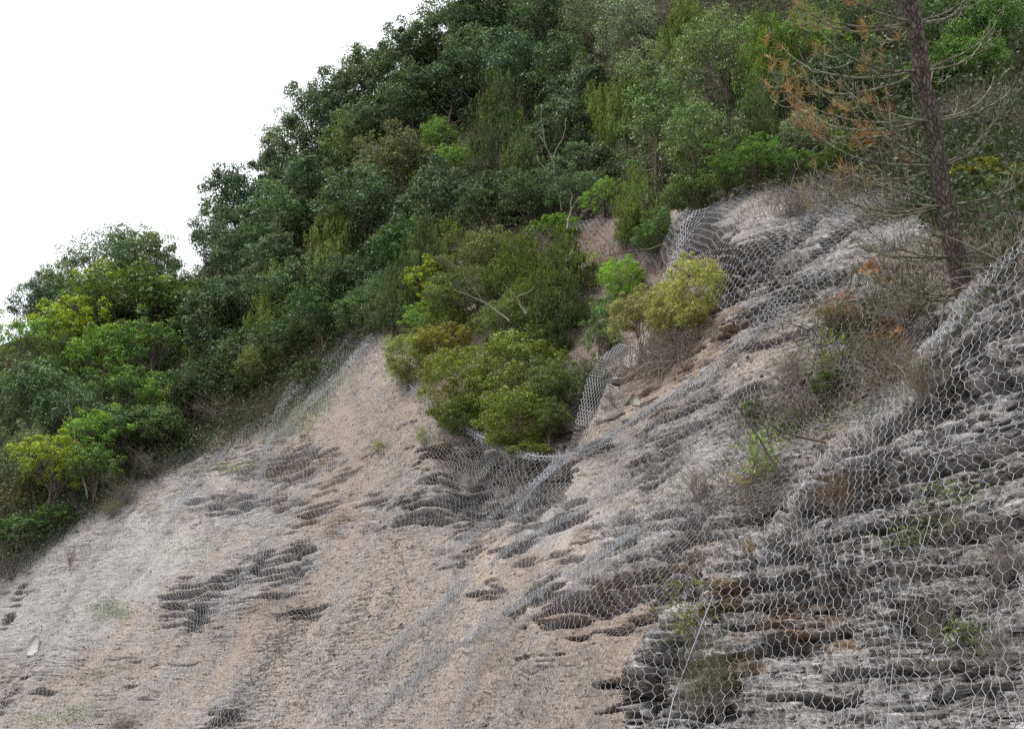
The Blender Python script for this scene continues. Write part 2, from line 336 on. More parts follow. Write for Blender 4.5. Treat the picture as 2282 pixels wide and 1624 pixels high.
VFOR = [(-900, 1500), (-60, 1320), (60, 1240), (200, 1130), (330, 1060), (430, 1010), (560, 960), (640, 925), (700, 870), (780, 800), (850, 735), (880, 690), (900, 600), (960, 510), (1200, 480), (1400, 470), (1500, 440), (1700, 400)]+[(1850, 385), (1950, 400), (2100, 500), (2282, 560), (3000, 400)]
PITS = [  # x, y, rx, ry, tilt, depth, strength of the painted recess shade
 (1130, 1085, 150, 105, 0, .75, .95), (1020, 1140, 130, 26, 8, .25, .8), (900, 1118, 110, 24, 4, .22, .8), (610, 1272, 62, 34, 12, .45, 1), (675, 1240, 22, 24, 40, .4, 1), (480, 1302, 75, 17, 22, .35, 1), (395, 1325, 22, 50, -30, .3, .9), (440, 1372, 20, 34, -40, .35, 1),
 (655, 1363, 48, 9, 4, .3, 1), (705, 1368, 22, 9, 40, .25, 1), (560, 1118, 95, 18, 4, .2, .85), (470, 1140, 55, 15, 10, .2, .8), (640, 1045, 75, 40, 10, .16, .7), (500, 1020, 80, 30, 0, .12, .6), (700, 1150, 60, 16, 25, .2, .8),
 (38, 1340, 8, 62, -22, .45, 1), (500, 1596, 55, 26, 15, .25, .8), (90, 1545, 30, 12, 15, .2, .9), (30, 1550, 60, 10, 50, .2, .8), (740, 1075, 80, 12, 40, .1, .5),
 (1315, 1362, 82, 52, 14, .5, .55), (1235, 1290, 95, 13, 28, .2, .35), (1190, 1345, 70, 13, 24, .2, .45), (1062, 1327, 26, 10, 10, .22, .9), (1105, 1312, 16, 14, 0, .15, .7), (1260, 1383, 30, 20, 10, .15, .4), (1470, 1170, 75, 30, 15, .3, .9), (1560, 1188, 62, 20, 12, .45, .95), (1605, 1175, 30, 14, 10, .3, .9),
 (1430, 1265, 80, 24, 15, .28, .85), (1530, 1300, 70, 26, 20, .3, .8), (1470, 1345, 70, 14, 30, .25, .75), (1460, 1045, 70, 36, 20, .14, .65), (1330, 1180, 50, 10, 30, .1, .5),
 (1700, 590, 85, 42, 15, .55, .95), (1640, 640, 60, 34, 15, .4, .9), (1590, 560, 60, 30, 10, .3, .9), (1560, 520, 40, 60, -10, .5, .9), (1840, 628, 110, 11, 12, .3, .9), (1730, 690, 110, 12, 26, .25, .85), (1760, 660, 40, 12, 10, .2, .8), (2000, 470, 110, 18, 34, .35, .95), (1880, 520, 90, 10, 40, .25, .8),
 (1790, 520, 60, 8, 40, .2, .8), (1540, 905, 110, 12, 20, .16, .8), (1600, 940, 90, 18, 20, .12, .6), (1740, 760, 70, 9, 24, .2, .8), (1362, 838, 34, 16, 20, .4, 1), (1440, 900, 40, 30, 30, .2, .5), (1500, 970, 50, 10, 15, .15, .7), (1680, 880, 90, 14, 20, .14, .6), (1900, 610, 50, 10, 15, .25, .9), (1945, 560, 50, 9, 20, .2, .8),
 # near buttress
 (1440, 1545, 62, 66, 10, .45, .95), (1500, 1455, 60, 50, 20, .4, .9), (2055, 1375, 58, 60, 10, .35, .95), (1985, 955, 100, 24, 16, .5, .95), (2090, 900, 70, 20, 15, .35, .9), (1870, 1085, 90, 46, 30, .35, .9), (1930, 1110, 90, 18, 10, .35, .9), (1720, 1265, 110, 44, 8, .3, .95), (1790, 1330, 130, 40, 4, .22, .85),
 (1760, 1430, 110, 34, 5, .25, .8), (1650, 1380, 60, 60, 10, .3, .9), (1900, 1190, 160, 12, 13, .3, .95), (2100, 1040, 160, 10, 14, .3, .95), (2170, 1180, 130, 22, 8, .25, .9), (2230, 1060, 80, 12, 10, .25, .9), (1850, 1560, 90, 14, 3, .3, .95), (2180, 1540, 90, 22, 0, .25, .9), (2000, 1500, 130, 10, 4, .2, .9), (2200, 760, 80, 14, 22, .25, .95),
 (2150, 700, 100, 9, 24, .2, .9), (2230, 600, 40, 14, 40, .25, .9), (2240, 860, 70, 10, 12, .2, .9), (2140, 840, 80, 12, 16, .25, .95), (2230, 1290, 60, 50, 10, .25, .85), (1600, 1560, 40, 50, 10, .3, .8), (2100, 1270, 120, 9, 8, .2, .9), (1690, 1150, 80, 16, 20, .3, .9)]
OCHRE = [(820, 960, 190, 90, 20, .9), (760, 1090, 120, 90, 45, .8), (640, 1030, 110, 70, 0, .7), (560, 1400, 190, 26, 55, .9), (700, 1290, 120, 30, 55, .7), (1530, 800, 190, 60, 34, 1), (1400, 930, 100, 40, 30, .6), (1200, 1380, 120, 26, 25, 1), (1060, 1500, 170, 30, 55, .7), (1210, 1250, 120, 20, 26, .6), (1570, 1230, 80, 16, 15, .8), (1330, 1370, 90, 70, 10, .8),
         (1790, 1390, 70, 30, 0, 1), (1850, 1440, 100, 14, 0, .9), (1700, 1370, 120, 60, 0, .6), (1760, 1330, 40, 14, 0, .8), (1620, 1330, 60, 30, 20, .8), (2060, 1180, 60, 20, 10, .3), (1780, 740, 120, 40, 30, .35), (1330, 1080, 90, 60, 40, .5), (1640, 1500, 60, 20, 10, .6)]
ROCKP = [(620, 1040, 120, 70, 10, .55), (560, 1130, 150, 50, 5, .6), (940, 1130, 220, 70, 6, .6), (560, 1290, 170, 70, 18, .6), (1520, 1220, 190, 120, 15, .6), (1800, 600, 260, 150, 30, .8), (1560, 960, 240, 80, 25, .5), (1960, 760, 220, 120, 30, .5), (1260, 1330, 170, 60, 24, .35), (520, 1590, 120, 50, 15, .4), (120, 1280, 190, 80, 20, .25), (100, 1450, 160, 60, 0, .3), (1680, 1090, 160, 100, 35, .6), (2000, 480, 180, 60, 30, .5)]
PALE = [(1330, 1120, 120, 110, -25, .9), (1450, 960, 120, 60, 30, .7), (230, 1270, 260, 90, 22, 1), (80, 1420, 150, 60, 5, .9), (160, 1340, 200, 60, 10, .8), (1560, 1080, 160, 70, 25, .7), (1850, 700, 150, 60, 25, .35), (1900, 560, 160, 50, 30, .3), (1450, 1010, 180, 60, 30, .6), (1250, 1150, 60, 90, -20, .9)]
MOSS = [(700, 900, 90, 26, 40, .8), (640, 950, 80, 22, 25, .7), (520, 1040, 70, 14, 0, .6), (250, 1360, 50, 22, 0, .7), (430, 1220, 60, 12, 10, .3), (220, 1500, 60, 12, 12, .45), (2040, 1190, 70, 18, 30, .6), (60, 1200, 120, 40, 25, .8), (2150, 1420, 70, 30, 0, .35), (1730, 930, 60, 26, 0, .3), (1010, 1000, 60, 20, -20, .3), (2120, 1100, 80, 16, 10, .5), (1900, 900, 90, 40, 30, .35), (150, 1590, 90, 20, 10, .4)]
REDP = [(1330, 540, 160, 60, 5, .95), (1300, 730, 60, 70, 50, .8), (1450, 560, 60, 60, 0, .8), (1550, 520, 60, 40, 0, .6), (1290, 800, 30, 50, 30, .5), (1090, 1330, 60, 14, 10, .25), (1300, 1370, 60, 45, 15, .35)]
def blobs(lst, x, y, nz, pw=.45):
    r = np.zeros_like(x)
    for b in lst:
        cx, cy, rx, ry, rot, am = b[:6]; a = math.radians(-rot)
        dx = x-cx; dy = y-cy
        m = (abs(dx) < rx+ry+60) & (abs(dy) < rx+ry+60)
        px = (dx[m]*math.cos(a)+dy[m]*math.sin(a))/rx; py = (-dx[m]*math.sin(a)+dy[m]*math.cos(a))/ry
        q = np.sqrt(px*px+py*py)+nz[m]*pw
        r[m] = np.maximum(r[m], am*ss(1.25, .75, q))
    return r

def base_depth(x, y, want=False):
    sB = sdf(POLY_B, x, y); sG = sdf(POLY_G, x, y)
    dm = D_M(x, y); dg = D_G(x, y); db = D_B(x, y)
    mG = ss(-6, 16, sG); mB = ss(-3, 4, sB)
    d = dm*(1-mG)+np.maximum(dg, dm+.2)*mG
    db2 = np.minimum(db+.35*np.exp(-np.maximum(sB, 0)/22.), np.maximum(dm-.15, db))
    d = d*(1-mB)+db2*mB
    return (d, mG, mB) if want else d

# bedding frame: strata rise gently to the right in view, dipping into the hill
pA = unproj(1900, 1330, 8.2); pB = unproj(2282, 1255, 6.7)
BT1 = (pB-pA)/np.linalg.norm(pB-pA); BT2 = np.array([.62, .72, .10])
BN = np.cross(BT1, BT2); BN /= np.linalg.norm(BN); BN *= np.sign(BN[2]); BT2 = np.cross(BN, BT1)
# mean plane of the cut
_s = np.array([(60, 1300), (500, 1100), (500, 1580), (900, 1400), (1400, 1150), (1300, 1550), (1700, 800), (800, 900)], float)
_p = unproj(_s[:, 0], _s[:, 1], D_M(_s[:, 0], _s[:, 1])); _c = _p.mean(0)
_u, _sv, _vt = np.linalg.svd(_p-_c); FN = _vt[2]*(-np.sign(_vt[2][1])); FQ = np.array([0, 0, -1.])-FN*(-FN[2]); FQ /= np.linalg.norm(FQ); FPd = np.cross(FQ, FN)

xs = np.concatenate([np.arange(-860, -60, 50), np.arange(-60, 1000, 4.6), np.arange(1000, 2330, 2.7), np.arange(2330, 3000, 45)])
n1, n2, n3 = 90, 480, 16
rows = []
vt, ve = itp(xs, VTOP), itp(xs, VEXP)
for i in range(n1): rows.append(vt+(ve-vt)*i/n1)
for i in range(n2): rows.append(ve+(1645-ve)*i/n2)
for i in range(n3): rows.append(np.full_like(xs, 1645+(2420-1645)*i/(n3-1)))
GY = np.array(rows); GX = np.broadcast_to(xs, GY.shape).copy()
nr, ncl = GY.shape
dep, mG, mB = base_depth(GX.ravel(), GY.ravel(), True)
x, y = GX.ravel(), GY.ravel()
P0 = unproj(x, y, dep)
# smooth normals
Pg = P0.reshape(nr, ncl, 3)
def blur(A, k):
    for ax in (0, 1):
        pad = [(0, 0)]*3; pad[ax] = (k, k); B = np.cumsum(np.pad(A, pad, mode='edge'), axis=ax)
        n = A.shape[ax]; sl = lambda a, b: tuple(slice(a, b) if i == ax else slice(None) for i in range(3))
        lo = np.concatenate([np.zeros_like(B[sl(0, 1)]), B], axis=ax)
        A = (lo[sl(2*k+1, 2*k+1+n)]-lo[sl(0, n)])/(2*k+1)
    return A
Ps = blur(Pg, 6)
nrm = np.cross(np.gradient(Ps, axis=1), np.gradient(Ps, axis=0)); nrm /= np.linalg.norm(nrm, axis=-1)[..., None]+1e-12
nrm = nrm.reshape(-1, 3); toC = np.array([0, 0, HC])-P0; toC /= np.linalg.norm(toC, axis=1)[:, None]
nrm *= np.sign((nrm*toC).sum(1))[:, None]
nrm = nrm*.7+toC*.3; nrm /= np.linalg.norm(nrm, axis=1)[:, None]
pn = np.c_[x, y, np.zeros_like(x)]
nzb = fbm(pn/34., 4, 3)
nzs = fbm(P0*1.1, 4, 11)
bed = np.stack([P0@BT1, P0@BT2, P0@BN], 1)
flow = np.stack([P0@FPd, P0@FQ, P0@FN], 1)
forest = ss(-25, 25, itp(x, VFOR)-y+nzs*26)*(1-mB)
nzp = .95*vn(bed*np.array([1.3, 1.3, 13]), 301)+.65*vn(bed*np.array([2.5, 2.5, 30]), 302)+.3*nzb
rock = np.maximum(blobs(ROCKP, x, y, nzb), mB*np.clip(.95+nzs*.25, 0, 1))
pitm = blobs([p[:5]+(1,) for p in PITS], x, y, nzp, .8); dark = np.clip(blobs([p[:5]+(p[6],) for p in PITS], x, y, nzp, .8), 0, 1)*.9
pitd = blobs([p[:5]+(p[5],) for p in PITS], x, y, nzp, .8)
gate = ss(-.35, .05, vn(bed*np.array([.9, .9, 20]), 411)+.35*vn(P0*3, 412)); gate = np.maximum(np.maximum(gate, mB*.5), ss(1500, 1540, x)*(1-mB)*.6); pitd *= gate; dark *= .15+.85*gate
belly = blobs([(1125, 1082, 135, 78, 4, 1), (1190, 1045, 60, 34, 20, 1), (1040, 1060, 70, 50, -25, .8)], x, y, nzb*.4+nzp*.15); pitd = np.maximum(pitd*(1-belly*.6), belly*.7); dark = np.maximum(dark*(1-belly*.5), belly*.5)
ochre = blobs(OCHRE, x, y, nzb*1.6)*np.where(mB > .5, 1, .75); moss = blobs(MOSS, x, y, nzb); red = blobs(REDP, x, y, nzb); pale = blobs(PALE, x, y, nzb)
red = np.clip(np.maximum(red, mG*.35), 0, 1)
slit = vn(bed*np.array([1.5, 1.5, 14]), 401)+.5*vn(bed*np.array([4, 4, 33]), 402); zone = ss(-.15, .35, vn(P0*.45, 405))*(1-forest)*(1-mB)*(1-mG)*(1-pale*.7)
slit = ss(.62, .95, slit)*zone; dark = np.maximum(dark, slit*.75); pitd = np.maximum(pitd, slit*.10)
rock = np.clip(np.maximum(rock, zone*.35*ss(-.2, .5, vn(bed*np.array([.8, .8, 5]), 407))), 0, 1)
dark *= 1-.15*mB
# strata ledges
def strata(th, fr, seed):
    b = bed.copy(); b[:, 2] += .10*fbm(P0*.55, 3, seed+50)+.018*fbm(P0*3.1, 2, seed+60)+.006*fbm(P0*13, 2, seed+63)
    Lr = b[:, 2]/th; i = np.floor(Lr); f = Lr-i
    q = np.stack([b[:, 0]*fr, b[:, 1]*fr, i*3.7], 1)
    a = vn(q, seed); c = h3(np.floor(b[:, 0]*fr*1.7+h3(i, i*0, i*0, 5)*9), i, np.floor(b[:, 1]*fr*.8), seed+9)*2-1
    c2 = h3(np.floor(b[:, 0]*fr*.55+h3(i, i*0, i*0, 8)*9+.3*b[:, 1]), np.floor(i/2), i*0, seed+19)*2-1
    g = .22*a+.55*c+.4*c2
    return g, f, h3(i, i*0, i*0, seed+2)
g1, f1, r1 = strata(.060, 1.1, 21); g2, f2, r2 = strata(.026, 2.6, 31); g3, f3, r3 = strata(.26, .45, 41)
gap = np.where((f1 < .30) & (g1 < -.05), -.15, 0)+np.where((f2 < .34) & (g2 < -.1), -.04, 0)
gz = ss(-.05, .35, vn(P0*1.15, 441)+.4*vn(P0*3.1, 442)); gz = np.where(mB > .5, gz, 1)
led = .048*g1+.030*g2+.075*g3+gap*np.maximum(gz, .35)+.03*(f1-.5)*(r1-.3)
near = mB
mass = ss(-.38, .22, vn(bed*np.array([.55, .55, 1.6]), 333)); amp = rock*(.7+.3*near)*(1-.72*mass)+.05*(1-rock)*(1-forest)
disp = led*amp*1.0
disp += (.09*fbm(flow*np.array([.9, .35, .6]), 4, 71)+.022*fbm(P0*3.2, 3, 81)+.010*fbm(P0*11, 3, 84)*(1-near*.3))*(1-forest*.3)
disp += near*(.010*fbm(bed*np.array([8, 8, 40]), 3, 88)+.022*fbm(P0*5.5, 3, 89)+.05*fbm(P0*1.9, 2, 95))
disp -= pitd*(.75+.5*np.clip(g1, -1, 1)*rock)
disp += forest*.25*fbm(P0*.5, 3, 91)
edge = np.ones_like(x)
disp = np.where(disp > .05, .05+.04*np.tanh((disp-.05)/.04), disp)
V = P0+nrm*disp[:, None]
# back of the ridge: rows that fall away behind the crest
top = V.reshape(nr, ncl, 3)[0]; extra = []
for k in range(1, 9):
    e = top.copy(); e[:, 1] += 1.2*k**1.6; e[:, 0] += .5*k; e[:, 2] -= .25*k**1.9; extra.append(e)
V = np.concatenate([np.array(extra[::-1]).reshape(-1, 3), V]); ne = 8*ncl
def padf(a, v): return np.concatenate([np.full((ne,)+a.shape[1:], v, float), a])
R, Cc = nr+8, ncl
I = (np.arange(R-1)[:, None]*Cc+np.arange(Cc-1)[None]).ravel()
F = np.stack([I, I+Cc, I+Cc+1, I+1], 1)
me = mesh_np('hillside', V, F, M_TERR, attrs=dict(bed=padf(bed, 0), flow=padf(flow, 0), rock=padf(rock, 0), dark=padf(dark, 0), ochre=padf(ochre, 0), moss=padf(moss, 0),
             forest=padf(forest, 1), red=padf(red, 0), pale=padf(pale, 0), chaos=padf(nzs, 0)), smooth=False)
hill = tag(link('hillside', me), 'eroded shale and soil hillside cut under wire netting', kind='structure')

mg, tg = new_mat('gravel_verge'); tcg = tg.nodes.new('ShaderNodeTexCoord').outputs['Object']
bsdf(tg, mixc(tg, noise(tg, tcg, 8, 6, .7), (.12, .11, .10), (.28, .26, .24)), .95, .1, noise(tg, tcg, 30, 4), .5, .03)
gs = 600.
me = mesh_np('ground', [(-gs, -gs, 0), (gs, -gs, 0), (gs, gs, 0), (-gs, gs, 0)], [(0, 1, 2, 3)], mg)
tag(link('ground', me), 'gravel ground at the foot of the slope', kind='structure')

# ------------------------------------------------------------------ hexagonal wire netting, draped
def fit_frame(pts, fn, downrot=0):
    s = np.array(pts, float); p = unproj(s[:, 0], s[:, 1], fn(s[:, 0], s[:, 1])); c = p.mean(0)
    n = np.linalg.svd(p-c)[2][2]; v = -c+np.array([0, 0, HC]); n = n*np.sign(n@v)
    n = n*.8+v/np.linalg.norm(v)*.2; n /= np.linalg.norm(n)
    q = np.array([0, 0, -1.]); q = q-n*(n@q); q /= np.linalg.norm(q); e = np.cross(q, n)
    if downrot:
        a = math.radians(downrot); q, e = q*math.cos(a)+e*math.sin(a), e*math.cos(a)-q*math.sin(a)
    return c, n, e, q, (p-c)@e, (p-c)@q
HC_ = {}
def hexnet(name, fn, samp, inside, a=.08, r=.003, seed=0, parent=None, rot=0, warp=.03, largest=False, strip=None, prange=None, mat=None, marg=1.5, off=.0, twist=1.35, hr=4.0, pre=None):
    pre = pre or (lambda X, Y: (X > -120) & (X < 2420) & (Y > -100) & (Y < 1760))
    c, n, e, q, pp, qq = fit_frame(samp, fn, rot)
    p0, p1, q0, q1 = pp.min()-marg, pp.max()+marg, qq.min()-marg, qq.max()+marg
    if prange: p0, p1 = prange
    te, dv = .45*a, .38*a; rp = te+dv
    ni = int((p1-p0)/a)+2; nj = int((q1-q0)/rp)+2
    key = (id(fn), id(samp), rot, off, marg)
    if key not in HC_:
        gs_ = .3; gp = np.arange(p0-1, p1+1, gs_); gq = np.arange(q0-1, q1+1, gs_); Pp, Qq = np.meshgrid(gp, gq)
        Bc = c+Pp.reshape(-1, 1)*e+Qq.reshape(-1, 1)*n*0+Qq.reshape(-1, 1)*q
        hit = np.zeros(len(Bc), bool); hh = np.zeros(len(Bc)); h = hr; prev = np.full(len(Bc), -1.)
        while h > -hr:
            X, Y, Dp = proj(Bc+h*n); f = Dp-(fn(X, Y)-off)
            nh = (~hit) & (f > 0) & (Dp > .5); t_ = np.clip(f/(f-prev+1e-9), 0, 1)
            hh[nh] = (h+.12*t_)[nh]; hit |= nh; prev = np.where(f > 0, -1e-3, f); h -= .12
        HC_[key] = (gp[0], gq[0], gs_, hh.reshape(Pp.shape), hit.reshape(Pp.shape).astype(float))
    gp0, gq0, gs_, HH, OKg = HC_[key]
    def look(W):
        fx = np.clip((W[:, 0]-gp0)/gs_, 0, HH.shape[1]-1.01); fy = np.clip((W[:, 1]-gq0)/gs_, 0, HH.shape[0]-1.01); i = fx.astype(int); j = fy.astype(int); a_ = fx-i; b_ = fy-j
        g = lambda T: T[j, i]*(1-a_)*(1-b_)+T[j, i+1]*a_*(1-b_)+T[j+1, i]*(1-a_)*b_+T[j+1, i+1]*a_*b_
        return g(HH), g(OKg) > .99
    J, Ii = np.mgrid[0:nj, 0:ni]
    px = p0+Ii*a+(J % 2)*a/2
    # zigzag line j: high vertex at x = px, low vertex at x = px+a/2; the twist links a low vertex to the high vertex of the next line
    H = np.stack([px, q0+J*rp], -1); Lw = np.stack([px+a/2, q0+J*rp+dv], -1)
    U = np.concatenate([H.reshape(-1, 2), Lw.reshape(-1, 2)]); nH = ni*nj
    h0, okc = look(U); X, Y, Dp = proj(c+U[:, :1]*e+U[:, 1:]*q+h0[:, None]*n)
    sel = np.where(okc & pre(X, Y))[0]
    U3 = np.c_[U[sel]*.9, np.full(len(sel), seed*3.1)]
    W = U.copy(); W[sel] = U[sel]+warp*np.stack([fbm(U3, 3, seed+101), fbm(U3+5, 3, seed+102)], 1)+.004*np.stack([vn(U3*14, seed+5), vn(U3*14+3, seed+6)], 1)
    h1, ok1 = look(W[sel]); B0 = c+W[sel][:, :1]*e+W[sel][:, 1:]*q
    def fh(h_):
        X, Y, Dp = proj(B0+h_[:, None]*n); return Dp-(fn(X, Y)-off)
    for _ in range(2):
        f0 = fh(h1); f1_ = fh(h1-.02); sl = (f1_-f0)/-.02; sl = np.where(abs(sl) < .15, -.15, sl); h1 = h1-np.clip(f0/sl, -.12, .12)
    W3 = np.zeros((len(U), 3)); W3[sel] = B0+h1[:, None]*n; hit = np.zeros(len(U), bool); hit[sel] = ok1
    X, Y, Dp = proj(W3)
    ok = hit.copy(); ok[sel] &= inside(X[sel], Y[sel])
    if strip is not None: ok &= strip(U)
    hid = (J*ni+Ii)
    E = [];T = []
    right = hid[:, :-1].ravel(); E.append(np.c_[hid[:, :].ravel(), hid[:, :].ravel()+nH])           # high -> low to the right
    E.append(np.c_[(hid[:, :-1]).ravel()+nH, hid[:, 1:].ravel()])                                       # low -> next high
    # twist: low vertex of (j,i) at x=px+a/2 ; row j+1 high at px' ; even rows: px = p0+i a -> low x = p0+i a + a/2 = high of row j+1 index i ; odd rows: low x = p0+i a + a = high idx i+1
    ev = hid[0:-1:2] if nj > 1 else hid[:0]
    je = np.arange(0, nj-1, 2); T.append(np.c_[hid[je].ravel()+nH, hid[je+1].ravel()])
    jo = np.arange(1, nj-1, 2); T.append(np.c_[hid[jo][:, :-1].ravel()+nH, hid[jo+1][:, 1:].ravel()])
    E = np.concatenate(E); T = np.concatenate(T)
    E, T = [k[ok[k[:, 0]] & ok[k[:, 1]]] for k in (E, T)]
    mxl = a*5
    E = E[np.linalg.norm(W3[E[:, 0]]-W3[E[:, 1]], axis=1) < mxl]; T = T[np.linalg.norm(W3[T[:, 0]]-W3[T[:, 1]], axis=1) < mxl]
    if largest:                                             # keep one connected piece
        al = np.concatenate([E, T]); par = {}
        def find(v):
            while par.setdefault(v, v) != v: par[v] = par[par[v]]; v = par[v]
            return v
        for a_, b_ in al.tolist():
            ra, rb = find(a_), find(b_)
            if ra != rb: par[ra] = rb
        ce = np.array([find(v) for v in E[:, 0].tolist()], int); ct = np.array([find(v) for v in T[:, 0].tolist()], int)
        if len(ce): top_ = np.bincount(ce).argmax(); E = E[ce == top_]; T = T[ct == top_]
    A = np.concatenate([W3[E[:, 0]], W3[T[:, 0]]]); Bb = np.concatenate([W3[E[:, 1]], W3[T[:, 1]]])
    rr = np.concatenate([np.full(len(E), r), np.full(len(T), r*twist)])
    d = Bb-A; d /= np.linalg.norm(d, axis=1)[:, None]+1e-9
    s1 = np.cross(d, n); s1 /= np.linalg.norm(s1, axis=1)[:, None]+1e-9; s2 = np.cross(d, s1)
    k = 3; an = np.arange(k)*2*np.pi/k+.4; VV = []
    for end in (A-d*r*.5, Bb+d*r*.5):
        VV.append(end[:, None]+rr[:, None, None]*(np.cos(an)[None, :, None]*s1[:, None]+np.sin(an)[None, :, None]*s2[:, None]))
    VV = np.stack(VV, 1).reshape(-1, 3)
    m = np.arange(len(A))[:, None]*6; j = np.arange(3)[None]
    FF = np.stack([m+j, m+(j+1) % 3, m+3+(j+1) % 3, m+3+j], -1).reshape(-1, 4)
    me = mesh_np(name, VV, FF, mat or M_WIRE, smooth=True)
    return link(name, me, parent)
def inpoly(poly, soft=0):
    return lambda X, Y: sdf(poly, X, Y) > soft
def smoothD(fn, offs, wob=.05, seed=0):
    def g(X, Y):
        P = np.c_[np.ravel(X)/70., np.ravel(Y)/70., np.full(np.size(X), seed*1.7)]
        return fn(X, Y)-offs-wob*(fbm(P, 2, 200+seed)+.9).reshape(np.shape(X))
    return g
# -- nets
MAINP = [(-80, 1300), (60, 1160), (180, 1040), (330, 960), (480, 890), (600, 850), (690, 770), (760, 720), (850, 700), (870, 790), (925, 870), (960, 897), (1000, 932), (1070, 970), (1140, 1004), (1200, 1016), (1262, 1016), (1330, 990), (1420, 930), (1540, 850), (1640, 760), (1720, 660),
         (1790, 600), (1900, 600), (2000, 640), (2120, 720), (2060, 800), (1990, 900), (1880, 970), (1800, 1050), (1700, 1190), (1540, 1290), (1480, 1380), (1400, 1470), (1380, 1540), (1400, 1720), (-80, 1720)]
def dmain(X, Y):
    d = D_M(X, Y)
    # slack belly of netting hanging below the lip of the hollow
    g_ = np.exp(-((X-1100)/140.)**2-((Y-1060)/70.)**2); t_ = np.exp(-((X-730+(Y-850)*.9)/75.)**2-((Y-850)/90.)**2)
    return d-g_*(.75+.07*np.sin((X+.7*Y)/13.)+.05*np.sin((X+.9*Y)/6.1+1))-t_*(.35+.12*np.sin((X+1.1*Y)/17.))
f_main = smoothD(dmain, .10, .08, 1)
samp_main = [(0, 1300), (500, 950), (850, 750), (500, 1300), (100, 1600), (900, 1300), (1300, 1600), (1250, 1100), (1700, 850), (1900, 650), (1500, 1250), (1000, 1650)]
net = hexnet('rockfall_net', f_main, samp_main, inpoly(MAINP), a=.095, r=.0022, seed=1, marg=5, warp=.22)
tag(net, 'broad wire rockfall net draped over the long pinkish scree slope', 'wire net', 'hexagonal rockfall nets on the slope')
# overlaps between neighbouring rolls of netting: doubled bands running down the slope
def band(name, parent, fn, path, wid, seed, samp, a=.07, r=.0028, rot=0, off=.03):
    pth = np.array(path, float)
    def ins(X, Y):
        d = np.full(np.shape(X), 1e9)
        for k in range(len(pth)-1):
            A, B = pth[k], pth[k+1]; e_ = B-A
            tt = np.clip(((X-A[0])*e_[0]+(Y-A[1])*e_[1])/(e_@e_), 0, 1)
            ww = 1.
            d = np.minimum(d, np.hypot(X-A[0]-tt*e_[0], Y-A[1]-tt*e_[1]))
        return d < wid
    prw = lambda X, Y: (X > pth[:, 0].min()-60) & (X < pth[:, 0].max()+60) & (Y > pth[:, 1].min()-60) & (Y < pth[:, 1].max()+60)
    return hexnet(name, fn, samp, ins, largest=True, pre=prw, a=a, r=r, seed=seed, parent=parent, marg=5 if samp is samp_main else 1.5, warp=.22 if samp is samp_main else .10, off=off, rot=rot)
BANDS = [([(925, 872), (960, 899), (1000, 934), (1070, 973), (1140, 1006), (1200, 1019), (1262, 1019)], 11, 33), ([(1240, 1030), (1180, 1090), (1140, 1150)], 9, 34), ([(1262, 1016), (1330, 992), (1440, 915), (1560, 850), (1650, 765), (1730, 680)], 14, 2), ([(1262, 1020), (1210, 1060), (1120, 1130), (1060, 1180), (1000, 1230)], 9, 3), ([(700, 790), (640, 880), (610, 940), (585, 1040), (572, 1110)], 6, 4),
         ([(845, 735), (760, 830), (660, 920), (600, 990)], 5, 5), ([(830, 740), (790, 800), (775, 870)], 5, 6), ([(420, 1000), (300, 1110), (200, 1240), (100, 1420)], 5, 7), ([(500, 1000), (400, 1120), (340, 1220), (250, 1320), (190, 1420)], 5, 8),
         ([(830, 980), (700, 1060), (600, 1200), (480, 1370)], 5, 9), ([(1420, 1180), (1300, 1260), (1180, 1330), (960, 1480), (760, 1640)], 9, 10), ([(1400, 1060), (1290, 1140), (1160, 1200), (1000, 1330), (860, 1450), (740, 1600)], 8, 12), ([(1560, 1130), (1400, 1240), (1270, 1320), (1160, 1390), (1060, 1480), (1000, 1620)], 8, 13)]
for pth, wd, sd_ in BANDS:
    band('overlap_band', net, f_main, pth, max(wd, 9)*1.05, sd_, samp_main, off=.04)
    if wd > 7: band('overlap_band', net, f_main, pth, wd*.9, sd_+20, samp_main, off=.06)
tb = Tubes(); xy = np.array([(905, 850), (925, 870), (960, 897), (1000, 932), (1070, 971), (1140, 1004), (1200, 1017), (1262, 1017), (1330, 991), (1420, 931), (1540, 851), (1640, 761)], float)
xi = np.linspace(0, len(xy)-1, 60); X_ = np.interp(xi, range(len(xy)), xy[:, 0]); Y_ = np.interp(xi, range(len(xy)), xy[:, 1]); tb.add(unproj(X_, Y_, f_main(X_, Y_)-.02), .009, 5)
link('border_rope', tb.mesh('border_rope', M_WIRE), net)
# upper net round the head of the gully
UPP = [(1500, 480), (1560, 455), (1700, 420), (1850, 370), (1980, 395), (2080, 410), (2075, 470), (1990, 520), (1900, 590), (1800, 640), (1750, 700), (1640, 740), (1600, 700), (1560, 620), (1500, 600), (1480, 620), (1470, 560)]
samp_up = [(1500, 500), (1850, 380), (2070, 430), (1760, 690), (1600, 600), (1900, 580), (1700, 480)]
f_up = smoothD(lambda X, Y: D_M(X, Y)-.35*np.exp(-((X-1600)/120.)**2-((Y-530)/60.)**2), .12, .10, 3)
net2 = hexnet('rockfall_net', f_up, samp_up, inpoly(UPP), a=.10, r=.0025, seed=3, mat=M_WIREN, marg=2, warp=.08)
tag(net2, 'slack grey wire net over dark rocks above the yellow-green bushes', 'wire net', 'hexagonal rockfall nets on the slope')
